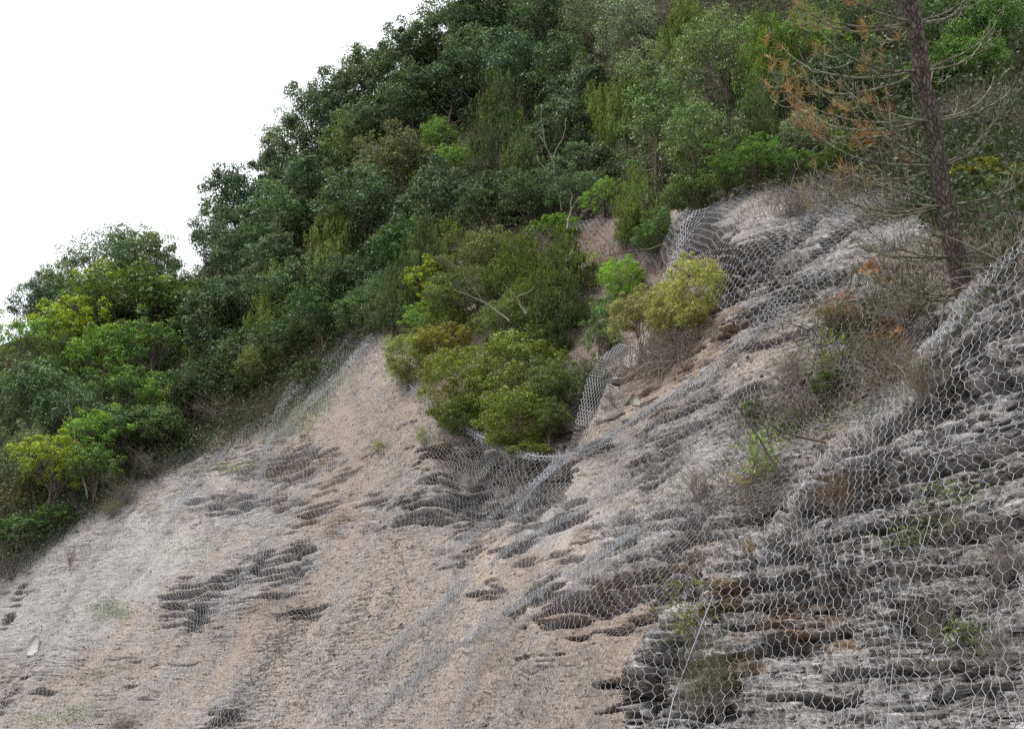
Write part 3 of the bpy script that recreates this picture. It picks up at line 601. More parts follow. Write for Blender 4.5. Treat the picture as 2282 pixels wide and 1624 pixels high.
# strip of netting at the head of the hollow over red soil
UP3 = [(1250, 500), (1320, 485), (1410, 487), (1460, 520), (1470, 600), (1400, 560), (1300, 520)]
samp3 = [(1250, 500), (1400, 490), (1460, 580), (1330, 540)]
net3 = hexnet('rockfall_net', smoothD(D_G, .2, .05, 5), samp3, inpoly(UP3), a=.09, r=.0032, seed=5, marg=2, warp=.1)
tag(net3, 'small stretch of dark wire net over red soil at the top of the hollow', 'wire net', 'hexagonal rockfall nets on the slope')
# near net on the slate buttress
BUTP = [(2300, 522), (2225, 582), (2170, 642), (2116, 712), (2068, 768), (2026, 843), (1970, 903), (1900, 948), (1845, 990), (1795, 1050), (1740, 1128), (1680, 1188), (1590, 1215), (1525, 1290),
        (1462, 1390), (1388, 1470), (1368, 1530), (1382, 1600), (1392, 1720), (2360, 1720), (2360, 480)]
f_b = smoothD(D_B, .12, .07, 7)
samp_b = [(2250, 560), (2050, 820), (1800, 1080), (1500, 1400), (1420, 1600), (1800, 1600), (2250, 1600), (2250, 1000), (1900, 1300)]
netb = hexnet('rockfall_net', f_b, samp_b, inpoly(BUTP), a=.098, r=.0020, seed=7, mat=M_WIREN, marg=1.6, rot=8, warp=.10)
tag(netb, 'nearest wire net with large hexagons stretched over layered grey shale', 'wire net', 'hexagonal rockfall nets on the slope')
band('rolled_edge', netb, f_b, [(2300, 530), (2225, 590), (2170, 650), (2116, 720), (2062, 778), (2030, 845), (1970, 905), (1900, 950), (1800, 1050), (1745, 1130)], 11, 17, samp_b, r=.0027, rot=20, off=.03)
band('rolled_edge', netb, f_b, [(2300, 530), (2225, 590), (2170, 650), (2116, 720), (2062, 778)], 16, 18, samp_b, r=.0027, rot=-15, off=.06)
tb = Tubes()
for pts in ([(1590, 1325), (1545, 1440), (1500, 1560), (1470, 1700)],):
    xy = np.array(pts, float); tb.add(unproj(xy[:, 0], xy[:, 1], f_b(xy[:, 0], xy[:, 1])-.03), .005, 5)
link('cable', tb.mesh('cable', M_WIRE), netb)
tb = Tubes()
for pts in ([(2130, 930), (2050, 1120)], [(2075, 1150), (2020, 1330), (2000, 1480)], [(1990, 1480), (1975, 1640)]):
    xy = np.array(pts, float); tb.add(unproj(xy[:, 0], xy[:, 1], f_b(xy[:, 0], xy[:, 1])-.02), .0022, 4)
link('lacing_wire', tb.mesh('lacing_wire', M_WIRE), netb)
# free standing curl of netting at the right-hand rim of the hollow: a ruled sheet of hexagons
def sheet_net(name, left, right, nu, nv, r, dl, dr, seed=0, bulge=.15):
    Lc = np.array(left, float); Rc = np.array(right, float); tl = np.linspace(0, 1, len(Lc)); tr = np.linspace(0, 1, len(Rc))
    def S(u, v):
        lx = np.interp(v, tl, Lc[:, 0]); ly = np.interp(v, tl, Lc[:, 1]); rx = np.interp(v, tr, Rc[:, 0]); ry = np.interp(v, tr, Rc[:, 1])
        X = lx+(rx-lx)*u; Y = ly+(ry-ly)*u
        d = np.minimum(dl+(dr-dl)*v, D_M(rx, ry)-.18)-bulge*np.sin(np.pi*u)-.1*u+.03*np.sin(u*5+v*17+seed)
        return unproj(X, Y, d)
    tb = Tubes()
    for j in range(nv+1):
        us, vs = [], []
        for i in range(2*nu+1):
            us.append(i/(2*nu)); vs.append((j+(.35 if (i+j) % 2 else 0))/(nv+.4))
        P = S(np.array(us), np.array(vs)); tb.add(P, r, 3)
        if j < nv:
            for i in range(2*nu+1):
                if (i+j) % 2:
                    tb.add(S(np.array([i/(2*nu)]*2), np.array([(j+.35)/(nv+.4), (j+1)/(nv+.4)])), r*1.3, 3)
    return link(name, tb.mesh(name, M_WIRE))
o = sheet_net('rockfall_net', [(1378, 765), (1335, 800), (1310, 840), (1296, 890), (1283, 940), (1268, 1005)], [(1420, 775), (1400, 810), (1362, 850), (1352, 900), (1335, 955), (1292, 1008)], 9, 32, .0042, 15.9, 17.4, 1)
tag(o, 'narrow curled upright flap of wire net on the right rim of the hollow', 'wire net', 'hexagonal rockfall nets on the slope')
o = sheet_net('rockfall_net', [(1545, 470), (1518, 500), (1508, 550), (1480, 610), (1470, 640)], [(1580, 462), (1545, 520), (1530, 570), (1512, 600), (1500, 640)], 5, 20, .0045, 16.2, 16.0, 2, .25)
tag(o, 'crumpled hanging net edge beside the dark hole above the yellow-green bushes', 'wire net', 'hexagonal rockfall nets on the slope')

# ------------------------------------------------------------------ plants
def leaves(C, Nrm, n, size, wid=.5, sd=0, jit=.5, curl=.2):
    """n leaves: positions C (n,3), preferred facing Nrm (n,3)"""
    r = np.random.default_rng(sd)
    N_ = Nrm+r.normal(0, jit, (n, 3)); N_ /= np.linalg.norm(N_, axis=1)[:, None]+1e-9
    t = r.normal(0, 1, (n, 3)); t -= N_*(t*N_).sum(1)[:, None]; t /= np.linalg.norm(t, axis=1)[:, None]+1e-9
    b = np.cross(N_, t); s = size*r.uniform(.6, 1.3, (n, 1)) if np.isscalar(size) else size[:, None]
    V = np.stack([C-t*s*.5, C+b*s*wid*.5-N_*s*curl*.1, C+t*s*.5+N_*s*curl*-.25, C-b*s*wid*.5-N_*s*curl*.1], 1)
    return V
def crown_mesh(name, clumps, mat, leaf=.03, per=110, wid=.5, seed=0, style='round', jit=.6, tipf=.5):
    r = np.random.default_rng(seed); Vs = []; tips = []; rvs = []
    for k, (c, rad) in enumerate(clumps):
        n = int(per*(.7+.6*r.random())); c = np.array(c)
        if style == 'heath':                                # upright feathery plumes
            ns = 7; D = []; Nn = []; T_ = []
            for s_ in range(ns):
                b0 = c+np.array([*(r.normal(0, rad*.45, 2)), r.uniform(-.6, .1)*rad]); dr = np.array([*(r.normal(0, .22, 2)), 1.]); dr /= np.linalg.norm(dr)
                hgt = rad*r.uniform(1., 1.9); m = n//ns; tt = r.random(m)
                ax = b0+dr*hgt*tt[:, None]; sp = rad*.24*(1-tt*.8); off = r.normal(0, 1, (m, 3))*sp[:, None]
                D.append(ax+off); Nn.append(off+.01); T_.append(tt*.8)
            C = np.concatenate(D); Nr = np.concatenate(Nn); tp = np.concatenate(T_)
            Nr /= np.linalg.norm(Nr, axis=1)[:, None]+1e-9; n = len(C)
            N_ = Nr+r.normal(0, .5, (n, 3)); N_ /= np.linalg.norm(N_, axis=1)[:, None]
            t = np.array([0, 0, 1.])+r.normal(0, .35, (n, 3)); t -= N_*(t*N_).sum(1)[:, None]; t /= np.linalg.norm(t, axis=1)[:, None]
            b = np.cross(N_, t); s = leaf*r.uniform(.6, 1.4, (n, 1))
            V = np.stack([C-t*s*.6, C+b*s*wid*.3, C+t*s*.6, C-b*s*wid*.3], 1)
        else:
            d = r.normal(0, 1, (n, 3)); d[:, 2] += .35; d /= np.linalg.norm(d, axis=1)[:, None]
            fl = .72
            # knobbly shell, some leaves inside
            q = rad*(.55+.5*r.random(n)**.6)*(1+.28*np.sin(d[:, 0]*7+k)*np.cos(d[:, 1]*6-k)+.15*np.sin(d[:, 2]*9+k*2))
            C = c+d*q[:, None]*np.array([1, 1, fl]); Nr = d+np.array([0, 0, .5])
            V = leaves(C, Nr, n, leaf, wid, int(r.integers(1e9)), jit)
            tp = np.clip(d[:, 2]*1.1-.1, 0, 1)*(q/rad > .75)
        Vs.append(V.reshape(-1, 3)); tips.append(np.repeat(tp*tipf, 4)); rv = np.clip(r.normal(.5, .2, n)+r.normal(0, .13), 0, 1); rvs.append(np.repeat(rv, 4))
    V = np.concatenate(Vs); F = np.arange(len(V)).reshape(-1, 4)
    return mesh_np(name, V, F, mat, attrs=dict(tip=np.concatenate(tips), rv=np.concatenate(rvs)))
def crown_clumps(seed, n, r0=.11, shape='dome', low=.18):
    """clumps filling a crown 1 wide, base z=0, top z=1"""
    r = np.random.default_rng(seed); out = []; tries = 0
    nl = 5; lobes = [(np.array([.26*math.cos(a), .26*math.sin(a), .45+.2*r.random()]), .24+.08*r.random()) for a in r.random(nl)*2*np.pi]+[(np.array([0, 0, .70]), .24)]
    while len(out) < n and tries < 9000:
        tries += 1
        lc, lr = lobes[r.integers(len(lobes))]
        d = r.normal(0, 1, 3); d /= np.linalg.norm(d)
        if shape == 'dome': p = lc+d*lr*r.uniform(.55, 1.)*np.array([1, 1, .95])
        elif shape == 'tall':
            z = r.random(); rr = .36*(1-z)**.55+.05; a = r.random()*6.28; q = rr*r.uniform(.5, 1); p = np.array([q*math.cos(a), q*math.sin(a), .15+z*.72])
        else:
            p = d*np.array([.42, .42, .40])*r.uniform(.6, 1)+np.array([0, 0, .46])
        if p[2] < low or p[2] > .93: continue
        rad = r0*r.uniform(.6, 1.45)
        if r.random() < .12: p = p*1.08; rad *= .7
        if all(np.linalg.norm(p-q)*1. > .55*(rad+s) for q, s in out): out.append((p, rad))
    return out
def limbs_mesh(name, clumps, mat, seed, nl=14, tr=.022, stems=1):
    r = np.random.default_rng(seed+77); tb = Tubes(); bases = [np.array([0, 0, -.12])] if stems == 1 else [np.array([*(r.normal(0, .03, 2)), -.08]) for _ in range(stems)]
    cl = [c for c, _ in clumps]
    for b0 in bases:
        lean = r.normal(0, .05, 2); top = np.array([lean[0], lean[1], .62])
        tt = np.linspace(0, 1, 7)[:, None]; tk = b0+(top-b0)*tt+np.c_[r.normal(0, .012, (7, 2)), np.zeros(7)]
        tb.add(tk, np.linspace(tr, tr*.35, 7), 6)
    for k in r.permutation(len(cl))[:nl]:
        c = cl[k]; s = tk[int(r.integers(1, 5))]; mid = (s+c)/2+np.array([0, 0, -.04])+r.normal(0, .02, 3)
        t = np.linspace(0, 1, 6)[:, None]; P = (1-t)**2*s+2*t*(1-t)*mid+t*t*c
        tb.add(P, np.linspace(tr*.4, tr*.12, 6), 4)
        for _ in range(2):
            e = c+r.normal(0, .09, 3); tb.add([P[3], (P[3]+e)/2+r.normal(0, .015, 3), e], [tr*.15, tr*.1, tr*.05], 3)
    return tb.mesh(name, mat)
def twig_mesh(name, mat, seed, n=14, spread=.5, rad=.008, depth=3, up=1.0, curve=.3):
    r = np.random.default_rng(seed); tb = Tubes(); ends = []
    def grow(p, d, ln, rd, lv):
        m = 5; P = [p]; dd = d.copy()
        for i in range(m-1):
            dd = dd+r.normal(0, .14, 3)+np.array([0, 0, .10*curve]); dd /= np.linalg.norm(dd); P.append(P[-1]+dd*ln/(m-1))
        tb.add(P, np.linspace(rd, rd*.55, m), 4 if lv == depth else 3)
        if lv > 0:
            for i in range(4 if lv > 1 else 3):
                k = int(r.integers(1, m)); nd = dd+r.normal(0, .5, 3); nd /= np.linalg.norm(nd); grow(P[k], nd, ln*r.uniform(.45, .75), rd*.55, lv-1)
        else: ends.append((P[-1], dd))
    for i in range(n):
        a = r.random()*6.28; s = spread*math.sqrt(r.random()); d = np.array([s*math.cos(a), s*math.sin(a), up]); d /= np.linalg.norm(d)
        grow(np.array([*(r.normal(0, .03, 2)), -.03]), d, r.uniform(.35, .6), rad, depth-1)
    return tb.mesh(name, mat), ends
def end_leaves(name, ends, mat, seed, per=4, leaf=.05, wid=.45, frac=1., spread=.035, tipf=.4):
    r = np.random.default_rng(seed); E = [e for e in ends if r.random() < frac]
    C = np.repeat(np.array([e[0] for e in E]), per, 0)+r.normal(0, spread, (len(E)*per, 3)); n = len(C)
    V = leaves(C, np.tile([0, 0, .8], (n, 1)), n, leaf, wid, seed, .8); rv = np.clip(r.normal(.5, .25, n), 0, 1)
    return mesh_np(name, V.reshape(-1, 3), np.arange(n*4).reshape(-1, 4), mat, attrs=dict(tip=np.repeat(r.random(n)*tipf, 4), rv=np.repeat(rv, 4)))

PROTO = {}
def proto(kind, crown, trunk): PROTO.setdefault(kind, []).append((crown, trunk))
for s in range(4):     # evergreen oak: rounded, dense, many small dark leaves
    c = crown_clumps(10+s, 95, .10, 'dome'); proto('oak', crown_mesh('crown', c, M_LEAF, .030, 150, .55, 10+s, tipf=.5), limbs_mesh('trunk', c, M_WOOD, s))
for s in range(3):     # strawberry tree: separate bright tufts on dark stems
    c = crown_clumps(30+s, 78, .075, 'dome', .22); proto('arbutus', crown_mesh('crown', c, M_LEAF, .034, 95, .42, 30+s, tipf=.95), limbs_mesh('trunk', c, M_WOOD, 30+s, 34, .016, 3))
for s in range(3):     # tree heath
    c = crown_clumps(50+s, 60, .13, 'tall', .12); proto('heath', crown_mesh('crown', c, M_FINE, .036, 210, .42, 50+s, 'heath', tipf=.6), limbs_mesh('trunk', c, M_WOOD, 50+s, 14, .014, 2))
for s in range(2):     # loose pale tree with open clusters
    c = crown_clumps(70+s, 95, .085, 'dome', .12); proto('loose', crown_mesh('crown', c, M_SHINE, .024, 160, .45, 70+s, jit=.9, tipf=.45), limbs_mesh('trunk', c, M_WOOD, 70+s, 30, .016, 2))
for s in range(3):     # dense bay-like bush
    c = crown_clumps(90+s, 130 if s else 115, .085, 'dome' if s == 1 else 'ball', .03); proto('bush', crown_mesh('crown', c, M_SHINE, .024, 190, .42, 90+s, jit=.8, tipf=.5), limbs_mesh('stem', c, M_WOOD, 90+s, 20, .012, 3))
for s in range(2):     # small open shrub
    c = crown_clumps(110+s, 42, .10, 'ball', .05); proto('shrub', crown_mesh('crown', c, M_LEAF, .055, 70, .45, 110+s, jit=.8, tipf=.6), limbs_mesh('stem', c, M_WOOD, 110+s, 20, .010, 4))
for s in range(3):     # leafless dry brush
    me_, en = twig_mesh('twigs', M_DRY, 130+s, 16, .75, .006, 4); proto('brush', end_leaves('leaves', en, M_FINE, 130+s, 2, .03, .3, .25), me_)
for s in range(3):     # sapling with few leaves
    me_, en = twig_mesh('twigs', M_DRY, 150+s, 7, .55, .007, 3, 1.2); proto('sapling', end_leaves('leaves', en, M_LEAF, 150+s, 6, .075, .42, .8, .045), me_)
for s in range(2):     # broom-like thin upright stems
    me_, en = twig_mesh('twigs', M_DRY, 170+s, 34, .6, .0035, 3, 1.3); proto('broom', end_leaves('leaves', en, M_FINE, 170+s, 6, .04, .22, 1., .05), me_)
CAT = dict(oak='tree', arbutus='tree', heath='shrub', loose='tree', bush='bush', shrub='shrub', brush='shrub', sapling='sapling', broom='shrub')
NAME = dict(oak='holm_oak', arbutus='strawberry_tree', heath='tree_heath', loose='leafy_tree', bush='bush', shrub='shrub', brush='dry_shrub', sapling='sapling', broom='broom_shrub')
PN = dict(brush=('leaves', 'twigs'), sapling=('leaves', 'twigs'), broom=('leaves', 'twigs'), bush=('crown', 'stem'), shrub=('crown', 'stem'))
cnt = {}
def plant(kind, cx, cy, wp, hp, col, label, group=None, dd=None, sink=.0, front=0., lay=None):
    """crown centred at (cx,cy), wp x hp large in layout units, standing on the slope below it"""
    i = cnt.get(kind, 0); cnt[kind] = i+1
    by = cy+hp*.5
    d = (dd if dd is not None else float(base_depth(np.array([float(cx)]), np.array([float(by)]))[0]))-front
    base = unproj(cx, by, d); sw = wp/FP*d; sh = hp/FP*d/.95
    root = bpy.data.objects.new(NAME[kind], None); COL.objects.link(root); root.empty_display_size = .2
    root.location = base; root.rotation_euler = (0, 0, (i*2.399+.7) % 6.283); root.scale = (sw*1.08, sw*1.08, sh)
    a, b = PROTO[kind][i % len(PROTO[kind])]; na, nb = PN.get(kind, ('crown', 'trunk'))
    o1 = link(na, a, root); o2 = link(nb, b, root); o1.color = (*col, 1)
    tag(root, label, CAT[kind], group)
    return root
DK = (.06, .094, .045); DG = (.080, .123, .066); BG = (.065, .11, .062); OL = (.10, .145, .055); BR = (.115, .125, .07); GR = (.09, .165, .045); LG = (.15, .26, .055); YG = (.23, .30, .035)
HT = (.115, .155, .05); HD = (.07, .10, .045); PG = (.16, .21, .10); GS = (.135, .18, .095); MG = (.095, .15, .07)
WOODG = 'trees of the dense wood above the slope'
PL = [
 # ---- left shoulder and skyline, from the left
 ('oak', 75, 700, 110, 150, BG, 'small dark tree with sparse sprigs, first on the skyline at the far left'),
 ('oak', 140, 660, 140, 160, GS, 'grey-green tree behind the yellow-green crowns, second on the left skyline'),
 ('loose', 215, 600, 190, 230, MG, 'tall pale green tree with a ragged top at the left skyline hump'),
 ('oak', 285, 590, 170, 215, GS, 'grey-green tree forming the highest point of the left skyline hump'),
 ('loose', 350, 655, 110, 130, MG, 'narrow pale green tree in the dip of the skyline'),
 ('oak', 300, 700, 260, 200, OL, 'olive crown filling the middle of the left hump behind bright trees'),
 ('arbutus', 235, 660, 150, 150, YG, 'bright yellow-green tree with the topmost tufts of the left group'),
 ('arbutus', 340, 670, 120, 130, YG, 'bright yellow-green tufted tree beside the dark oaks'),
 ('arbutus', 40, 770, 130, 190, LG, 'bright green tree at the left edge of the photo under the skyline'),
 ('arbutus', 150, 730, 160, 150, YG, 'yellow-green tufted tree left of centre in the left group'),
 ('oak', 60, 900, 170, 190, MG, 'darker green tree at the left edge below the bright one'),
 ('arbutus', 225, 790, 170, 170, LG, 'green tufted tree with dark forked stems showing below it'),
 ('arbutus', 335, 780, 150, 180, GR, 'green tree with upright dark stems next to the dark oak wood'),
 ('heath', 130, 830, 120, 160, HD, 'dull olive feathery shrub sunk among the bright left trees'),
 ('arbutus', 270, 880, 160, 150, GR, 'mid green tree in the lower middle of the left group'),
 ('arbutus', 375, 885, 130, 120, LG, 'fresh green low tree at the right end of the left group'),
 ('loose', 160, 930, 140, 170, MG, 'pale-leaved thin tree with light branches at lower left'),
 ('brush', 95, 930, 140, 180, (.1, .1, .06), 'bare twiggy grey shrub between the left edge trees'),
 ('loose', 45, 1030, 130, 190, OL, 'sparse greyish tree with thin bare trunk at the lower left edge'),
 ('arbutus', 215, 980, 150, 140, LG, 'green bush above the dark hollow at lower left'),
 ('arbutus', 110, 1040, 170, 150, YG, 'bright yellow-green bush at the lower left corner of the wood'),
 ('arbutus', 205, 1040, 110, 120, GR, 'dark-stemmed green bush beside the lowest yellow-green bush'),
 ('sapling', 30, 1090, 110, 130, (.18, .18, .06), 'thin yellowish twiggy sapling at the left edge above bare rock'),
 ('shrub', 45, 1185, 150, 80, MG, 'low green shrub at the left edge on top of the bare slope'),
 ('shrub', 120, 1150, 110, 60, GR, 'low creeping green shrub under the lowest yellow-green bush'),
 ('brush', 20, 1240, 150, 90, (.06, .07, .04), 'dark tangled shrub at the left edge beside pale rock'),
 ('oak', 300, 970, 160, 130, DG, 'dark low tree shading the upper edge of the netting on the left'),
 ('oak', 360, 960, 120, 110, OL, 'olive bush hanging over the net edge left of the slope'),
 ('brush', 395, 965, 130, 90, (.1, .09, .05), 'grey dead brush over the net edge below the left group'),
 ('brush', 270, 1085, 90, 80, (.16, .16, .06), 'small bare round shrub standing alone on the left slope edge'),
 ('brush', 345, 1030, 120, 70, (.08, .09, .05), 'low dark brush along the left upper net edge'),
 # ---- dark oaks along the skyline
 ('oak', 420, 665, 110, 150, DG, 'dark grey-green oak right of the skyline dip'),
 ('oak', 482, 545, 130, 200, DG, 'dark oak one step up the skyline from the dip'),
 ('oak', 530, 460, 160, 210, BG, 'oak with a spiky left edge on the lower skyline'),
 ('oak', 600, 400, 150, 200, DG, 'oak on the lower skyline left of the gap of sky'),
 ('oak', 650, 345, 140, 190, GS, 'greyish oak on the middle skyline'),
 ('oak', 715, 270, 160, 210, DG, 'leaning oak with thin twigs poking into the sky, middle skyline'),
 ('oak', 765, 225, 150, 180, DG, 'oak below the thin twigs at the middle skyline'),
 ('oak', 835, 180, 160, 190, GS, 'oak with a small bare tuft above it on the upper skyline'),
 ('oak', 905, 140, 150, 170, DG, 'oak just below the steep step of the upper skyline'),
 ('oak', 975, 85, 150, 190, MG, 'greenish oak bulging out at the top of the skyline'),
 ('oak', 1060, 50, 160, 190, DG, 'dark oak cut by the top edge, first from the sky'),
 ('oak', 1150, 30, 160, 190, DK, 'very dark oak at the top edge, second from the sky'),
 ('oak', 1240, 40, 160, 190, DG, 'dark oak at the top edge above the pair of dead stems'),
 ('loose', 1330, 30, 150, 180, GS, 'pale grey-green airy tree at the top edge in the middle'),
 ('loose', 1420, 60, 150, 230, GS, 'pale grey-green airy tree with glints of sky through it'),
 # ---- second band
 ('oak', 545, 580, 150, 180, DG, 'dark oak behind the middle of the lower skyline'),
 ('oak', 625, 500, 160, 180, MG, 'mid green oak in the heart of the wood'),
 ('oak', 700, 420, 160, 180, DG, 'oak with a rounded top below the middle skyline'),
 ('oak', 775, 350, 150, 170, OL, 'olive oak left of the brownish one'),
 ('oak', 850, 290, 150, 170, DG, 'dark oak left of the small bright green tree'),
 ('oak', 925, 240, 160, 170, DG, 'oak above and left of the small bright green tree'),
 ('oak', 1000, 200, 150, 170, BG, 'blue-green oak directly above the small bright green tree'),
 ('oak', 1085, 150, 160, 170, DG, 'rounded oak in the upper middle of the wood'),
 ('oak', 1165, 165, 150, 180, BG, 'blue-green oak above the tall dark heath'),
 ('oak', 1250, 170, 160, 170, DK, 'blackish oak above the thin dead stems'),
 ('oak', 1310, 210, 120, 180, DG, 'dark oak right of the thin dead stems'),
 # ---- third band
 ('oak', 450, 740, 170, 200, DK, 'very dark oak beside the left bright green group'),
 ('oak', 520, 700, 150, 180, DG, 'dark oak low in the wood left of the feathery shrubs'),
 ('oak', 600, 610, 150, 180, DG, 'dark oak in the centre left of the wood'),
 ('heath', 730, 545, 130, 240, HT, 'tall olive feathery tree heath standing out among dark oaks'),
 ('heath', 605, 680, 120, 200, HT, 'olive feathery heath low in the wood above the pale leafy bush'),
 ('oak', 670, 640, 140, 160, DG, 'dark oak between the two olive feathery shrubs'),
 ('oak', 820, 480, 180, 200, DG, 'broad dark oak right of the tall olive heath'),
 ('oak', 890, 390, 180, 180, BR, 'brownish grey-green oak in the middle of the wood'),
 ('bush', 978, 295, 90, 90, LG, 'small bright green round tree in the middle of the dark wood'),
 ('arbutus', 1015, 360, 80, 90, LG, 'small fresh green tree just below the bright round one'),
 ('oak', 960, 460, 160, 220, DK, 'dark overhanging oak below the bright green tree'),
 ('oak', 1010, 450, 110, 130, DG, 'dark bush with shiny leaves at the edge of the central shadow'),
 ('oak', 865, 590, 160, 140, (.05, .095, .035), 'rounded deep green bush at the foot of the wood'),
 ('oak', 780, 640, 140, 150, DK, 'dark green bush left of the rounded deep green one'),
 ('heath', 1110, 270, 140, 250, HD, 'tall dark feathery heath right of the bright green tree'),
 ('heath', 1160, 390, 150, 210, HD, 'brownish dark heath above the deep shadow'),
 ('oak', 1240, 310, 150, 200, DK, 'dark oak behind the thin dead stems'),
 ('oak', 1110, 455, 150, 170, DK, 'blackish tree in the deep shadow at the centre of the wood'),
 ('oak', 1195, 450, 130, 120, DG, 'dark bush on the right of the deep shadow'),
 ('oak', 720, 710, 150, 140, (.055, .1, .035), 'green bush at the wood edge above the net peak'),
 ('oak', 810, 690, 120, 110, MG, 'mid green bush directly above the net peak'),
 ('oak', 640, 760, 130, 110, DG, 'dark bush between the pale leafy bush and the net'),
 ('loose', 580, 820, 140, 120, (.15, .18, .06), 'pale yellowish leafy bush at the foot of the wood above the net'),
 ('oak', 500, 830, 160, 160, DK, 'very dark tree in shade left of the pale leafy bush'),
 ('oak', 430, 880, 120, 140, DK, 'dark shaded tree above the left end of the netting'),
 ('brush', 500, 900, 150, 80, (.09, .1, .05), 'dark brush lying on the upper net edge below the wood'),
 ('shrub', 690, 830, 90, 70, (.06, .09, .03), 'low dark shrub poking through the net folds'),
 # ---- centre right, behind the hollow
 ('heath', 1335, 260, 100, 170, (.13, .18, .05), 'yellow-green feathery heath beside the thin dead stems'),
 ('heath', 1400, 240, 120, 200, HT, 'olive heath left of the big leafy tree'),
 ('loose', 1455, 150, 130, 160, PG, 'pale silvery-leaved tree behind the big leafy tree'),
 ('heath', 1540, 60, 130, 200, HT, 'green heath at the top edge above the big leafy tree'),
 ('loose', 1620, 110, 170, 260, (.125, .185, .05), 'upper part of a big loose tree at the top edge with glossy leaves'),
 ('loose', 1480, 270, 230, 280, (.10, .16, .05), 'big leafy tree with silvery glints in the upper right centre'),
 ('loose', 1570, 320, 190, 260, (.09, .14, .035), 'right half of the big leafy tree crown, darker green'),
 ('oak', 1290, 380, 130, 140, DG, 'dark bush under the thin dead stems'),
 ('loose', 1290, 430, 130, 130, MG, 'light green shrub with thin pale stem at the top of the hollow'),
 ('arbutus', 1345, 440, 90, 110, LG, 'fresh green young tree at the top of the hollow'),
 ('heath', 1430, 450, 120, 160, HT, 'yellowish feathery heath under the big leafy tree'),
 ('bush', 1475, 525, 110, 120, GR, 'glossy deep green bush left of the dark net hole'),
 ('heath', 1410, 500, 80, 100, HT, 'small olive heath above the red soil'),
 ('oak', 1560, 430, 120, 110, OL, 'olive lower foliage just above the upper net'),
 ('arbutus', 1690, 365, 170, 110, GR, 'green shrub line above the upper net'),
 ('arbutus', 1620, 410, 110, 80, GR, 'low green shrub on the rim of the upper net'),
 ('arbutus', 1770, 370, 110, 90, GR, 'green shrub right of the shrub line above the net'),
 ('heath', 1730, 120, 150, 220, (.10, .16, .04), 'soft green heath right of the big leafy tree'),
 ('heath', 1700, 260, 110, 200, HD, 'grey-brown shaded heath right of the big leafy tree'),
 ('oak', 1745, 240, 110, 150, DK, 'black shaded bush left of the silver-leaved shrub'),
 ('loose', 1805, 290, 110, 130, (.22, .26, .16), 'silver-leaved shrub behind the tips of the pine branches'),
 ('arbutus', 1820, 110, 160, 170, (.11, .19, .04), 'yellow-green tree behind the orange pine needles'),
 ('oak', 1890, 50, 150, 150, MG, 'green tree at the top edge left of the pine trunk'),
 ('oak', 1900, 170, 150, 190, DK, 'very dark tree directly left of the pine trunk'),
 ('shrub', 1910, 250, 110, 90, (.12, .14, .05), 'olive shrub between the pine trunk and its orange twigs'),
 ('shrub', 1955, 320, 110, 60, (.36, .10, .035), 'small orange-red leaved shrub left of the pine trunk'),
 ('heath', 1880, 330, 100, 90, HT, 'low olive heath left of the orange-red shrub'),
 ('brush', 1990, 330, 130, 110, (.1, .09, .05), 'dry grey brush behind the middle of the pine'),
 ('oak', 2110, 40, 150, 180, MG, 'green tree at the top edge right of the pine trunk'),
 ('oak', 2140, 150, 160, 150, GR, 'bright-edged green tree right of the pine trunk'),
 ('oak', 2235, 70, 150, 190, (.07, .14, .03), 'fresh green tree in the top right corner'),
 ('loose', 2190, 150, 130, 110, LG, 'light green shrub below the top right corner tree'),
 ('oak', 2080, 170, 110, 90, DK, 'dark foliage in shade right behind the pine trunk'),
 ('brush', 2150, 240, 180, 120, (.09, .07, .05), 'brown dry brush right of the pine below the green trees'),
 ('brush', 2240, 230, 160, 140, (.1, .08, .06), 'grey-brown dry brush at the right edge, upper one'),
 ('brush', 2210, 310, 190, 110, (.09, .08, .06), 'grey tangled dead brush at the right edge, lower one'),
 ('shrub', 2180, 390, 130, 90, (.22, .21, .04), 'yellow-green leaved shrub right of the pine trunk'),
 ('shrub', 2255, 400, 110, 110, (.17, .17, .04), 'yellowish shrub at the right edge above the buttress'),
 ('shrub', 2150, 460, 90, 70, (.14, .15, .05), 'small olive shrub beside the lower pine trunk'),
 ('brush', 2230, 480, 130, 110, (.07, .07, .04), 'dark twiggy shrub behind the top of the near buttress'),
 ('brush', 2180, 560, 110, 110, (.09, .10, .04), 'dark twiggy shrub at the foot of the pine, right side'),
 ('brush', 1975, 440, 170, 110, (.12, .11, .06), 'olive-brown twiggy shrub under the pine branches'),
 ('brush', 1760, 450, 140, 70, (.12, .11, .05), 'brown-green brush on the crest of the upper net'),
 ('brush', 1860, 430, 110, 60, (.10, .09, .05), 'thin brown brush between upper net and pine branches'),
 # ---- on the hollow
 ('heath', 940, 600, 110, 170, HD, 'drooping dark olive heath at the left rim of the hollow'),
 ('heath', 1015, 545, 110, 120, (.12, .15, .05), 'pale olive heath on top of the mound in the hollow'),
 ('loose', 1080, 575, 160, 110, (.13, .16, .06), 'pale leafy bush on the mound above the hollow'),
 ('brush', 1130, 520, 200, 80, (.12, .11, .08), 'pale grey dead brush along the top of the mound'),
 ('brush', 1190, 545, 130, 80, (.12, .11, .08), 'grey dead brush at the right end of the mound'),
 ('heath', 1160, 600, 150, 130, (.09, .12, .04), 'dense olive heath in the middle of the hollow mound'),
 ('shrub', 1240, 510, 110, 50, LG, 'low bright green shrub on top of the red soil'),
 ('heath', 1260, 600, 120, 140, (.085, .12, .045), 'greyish heath right of the mound centre'),
 ('bush', 1390, 618, 95, 95, (0.208, 0.351, 0.039), 'vivid light green round shrub left of the yellow-green bushes'),
 ('sapling', 1320, 590, 70, 70, YG, 'thin yellow-green sapling on red soil'),
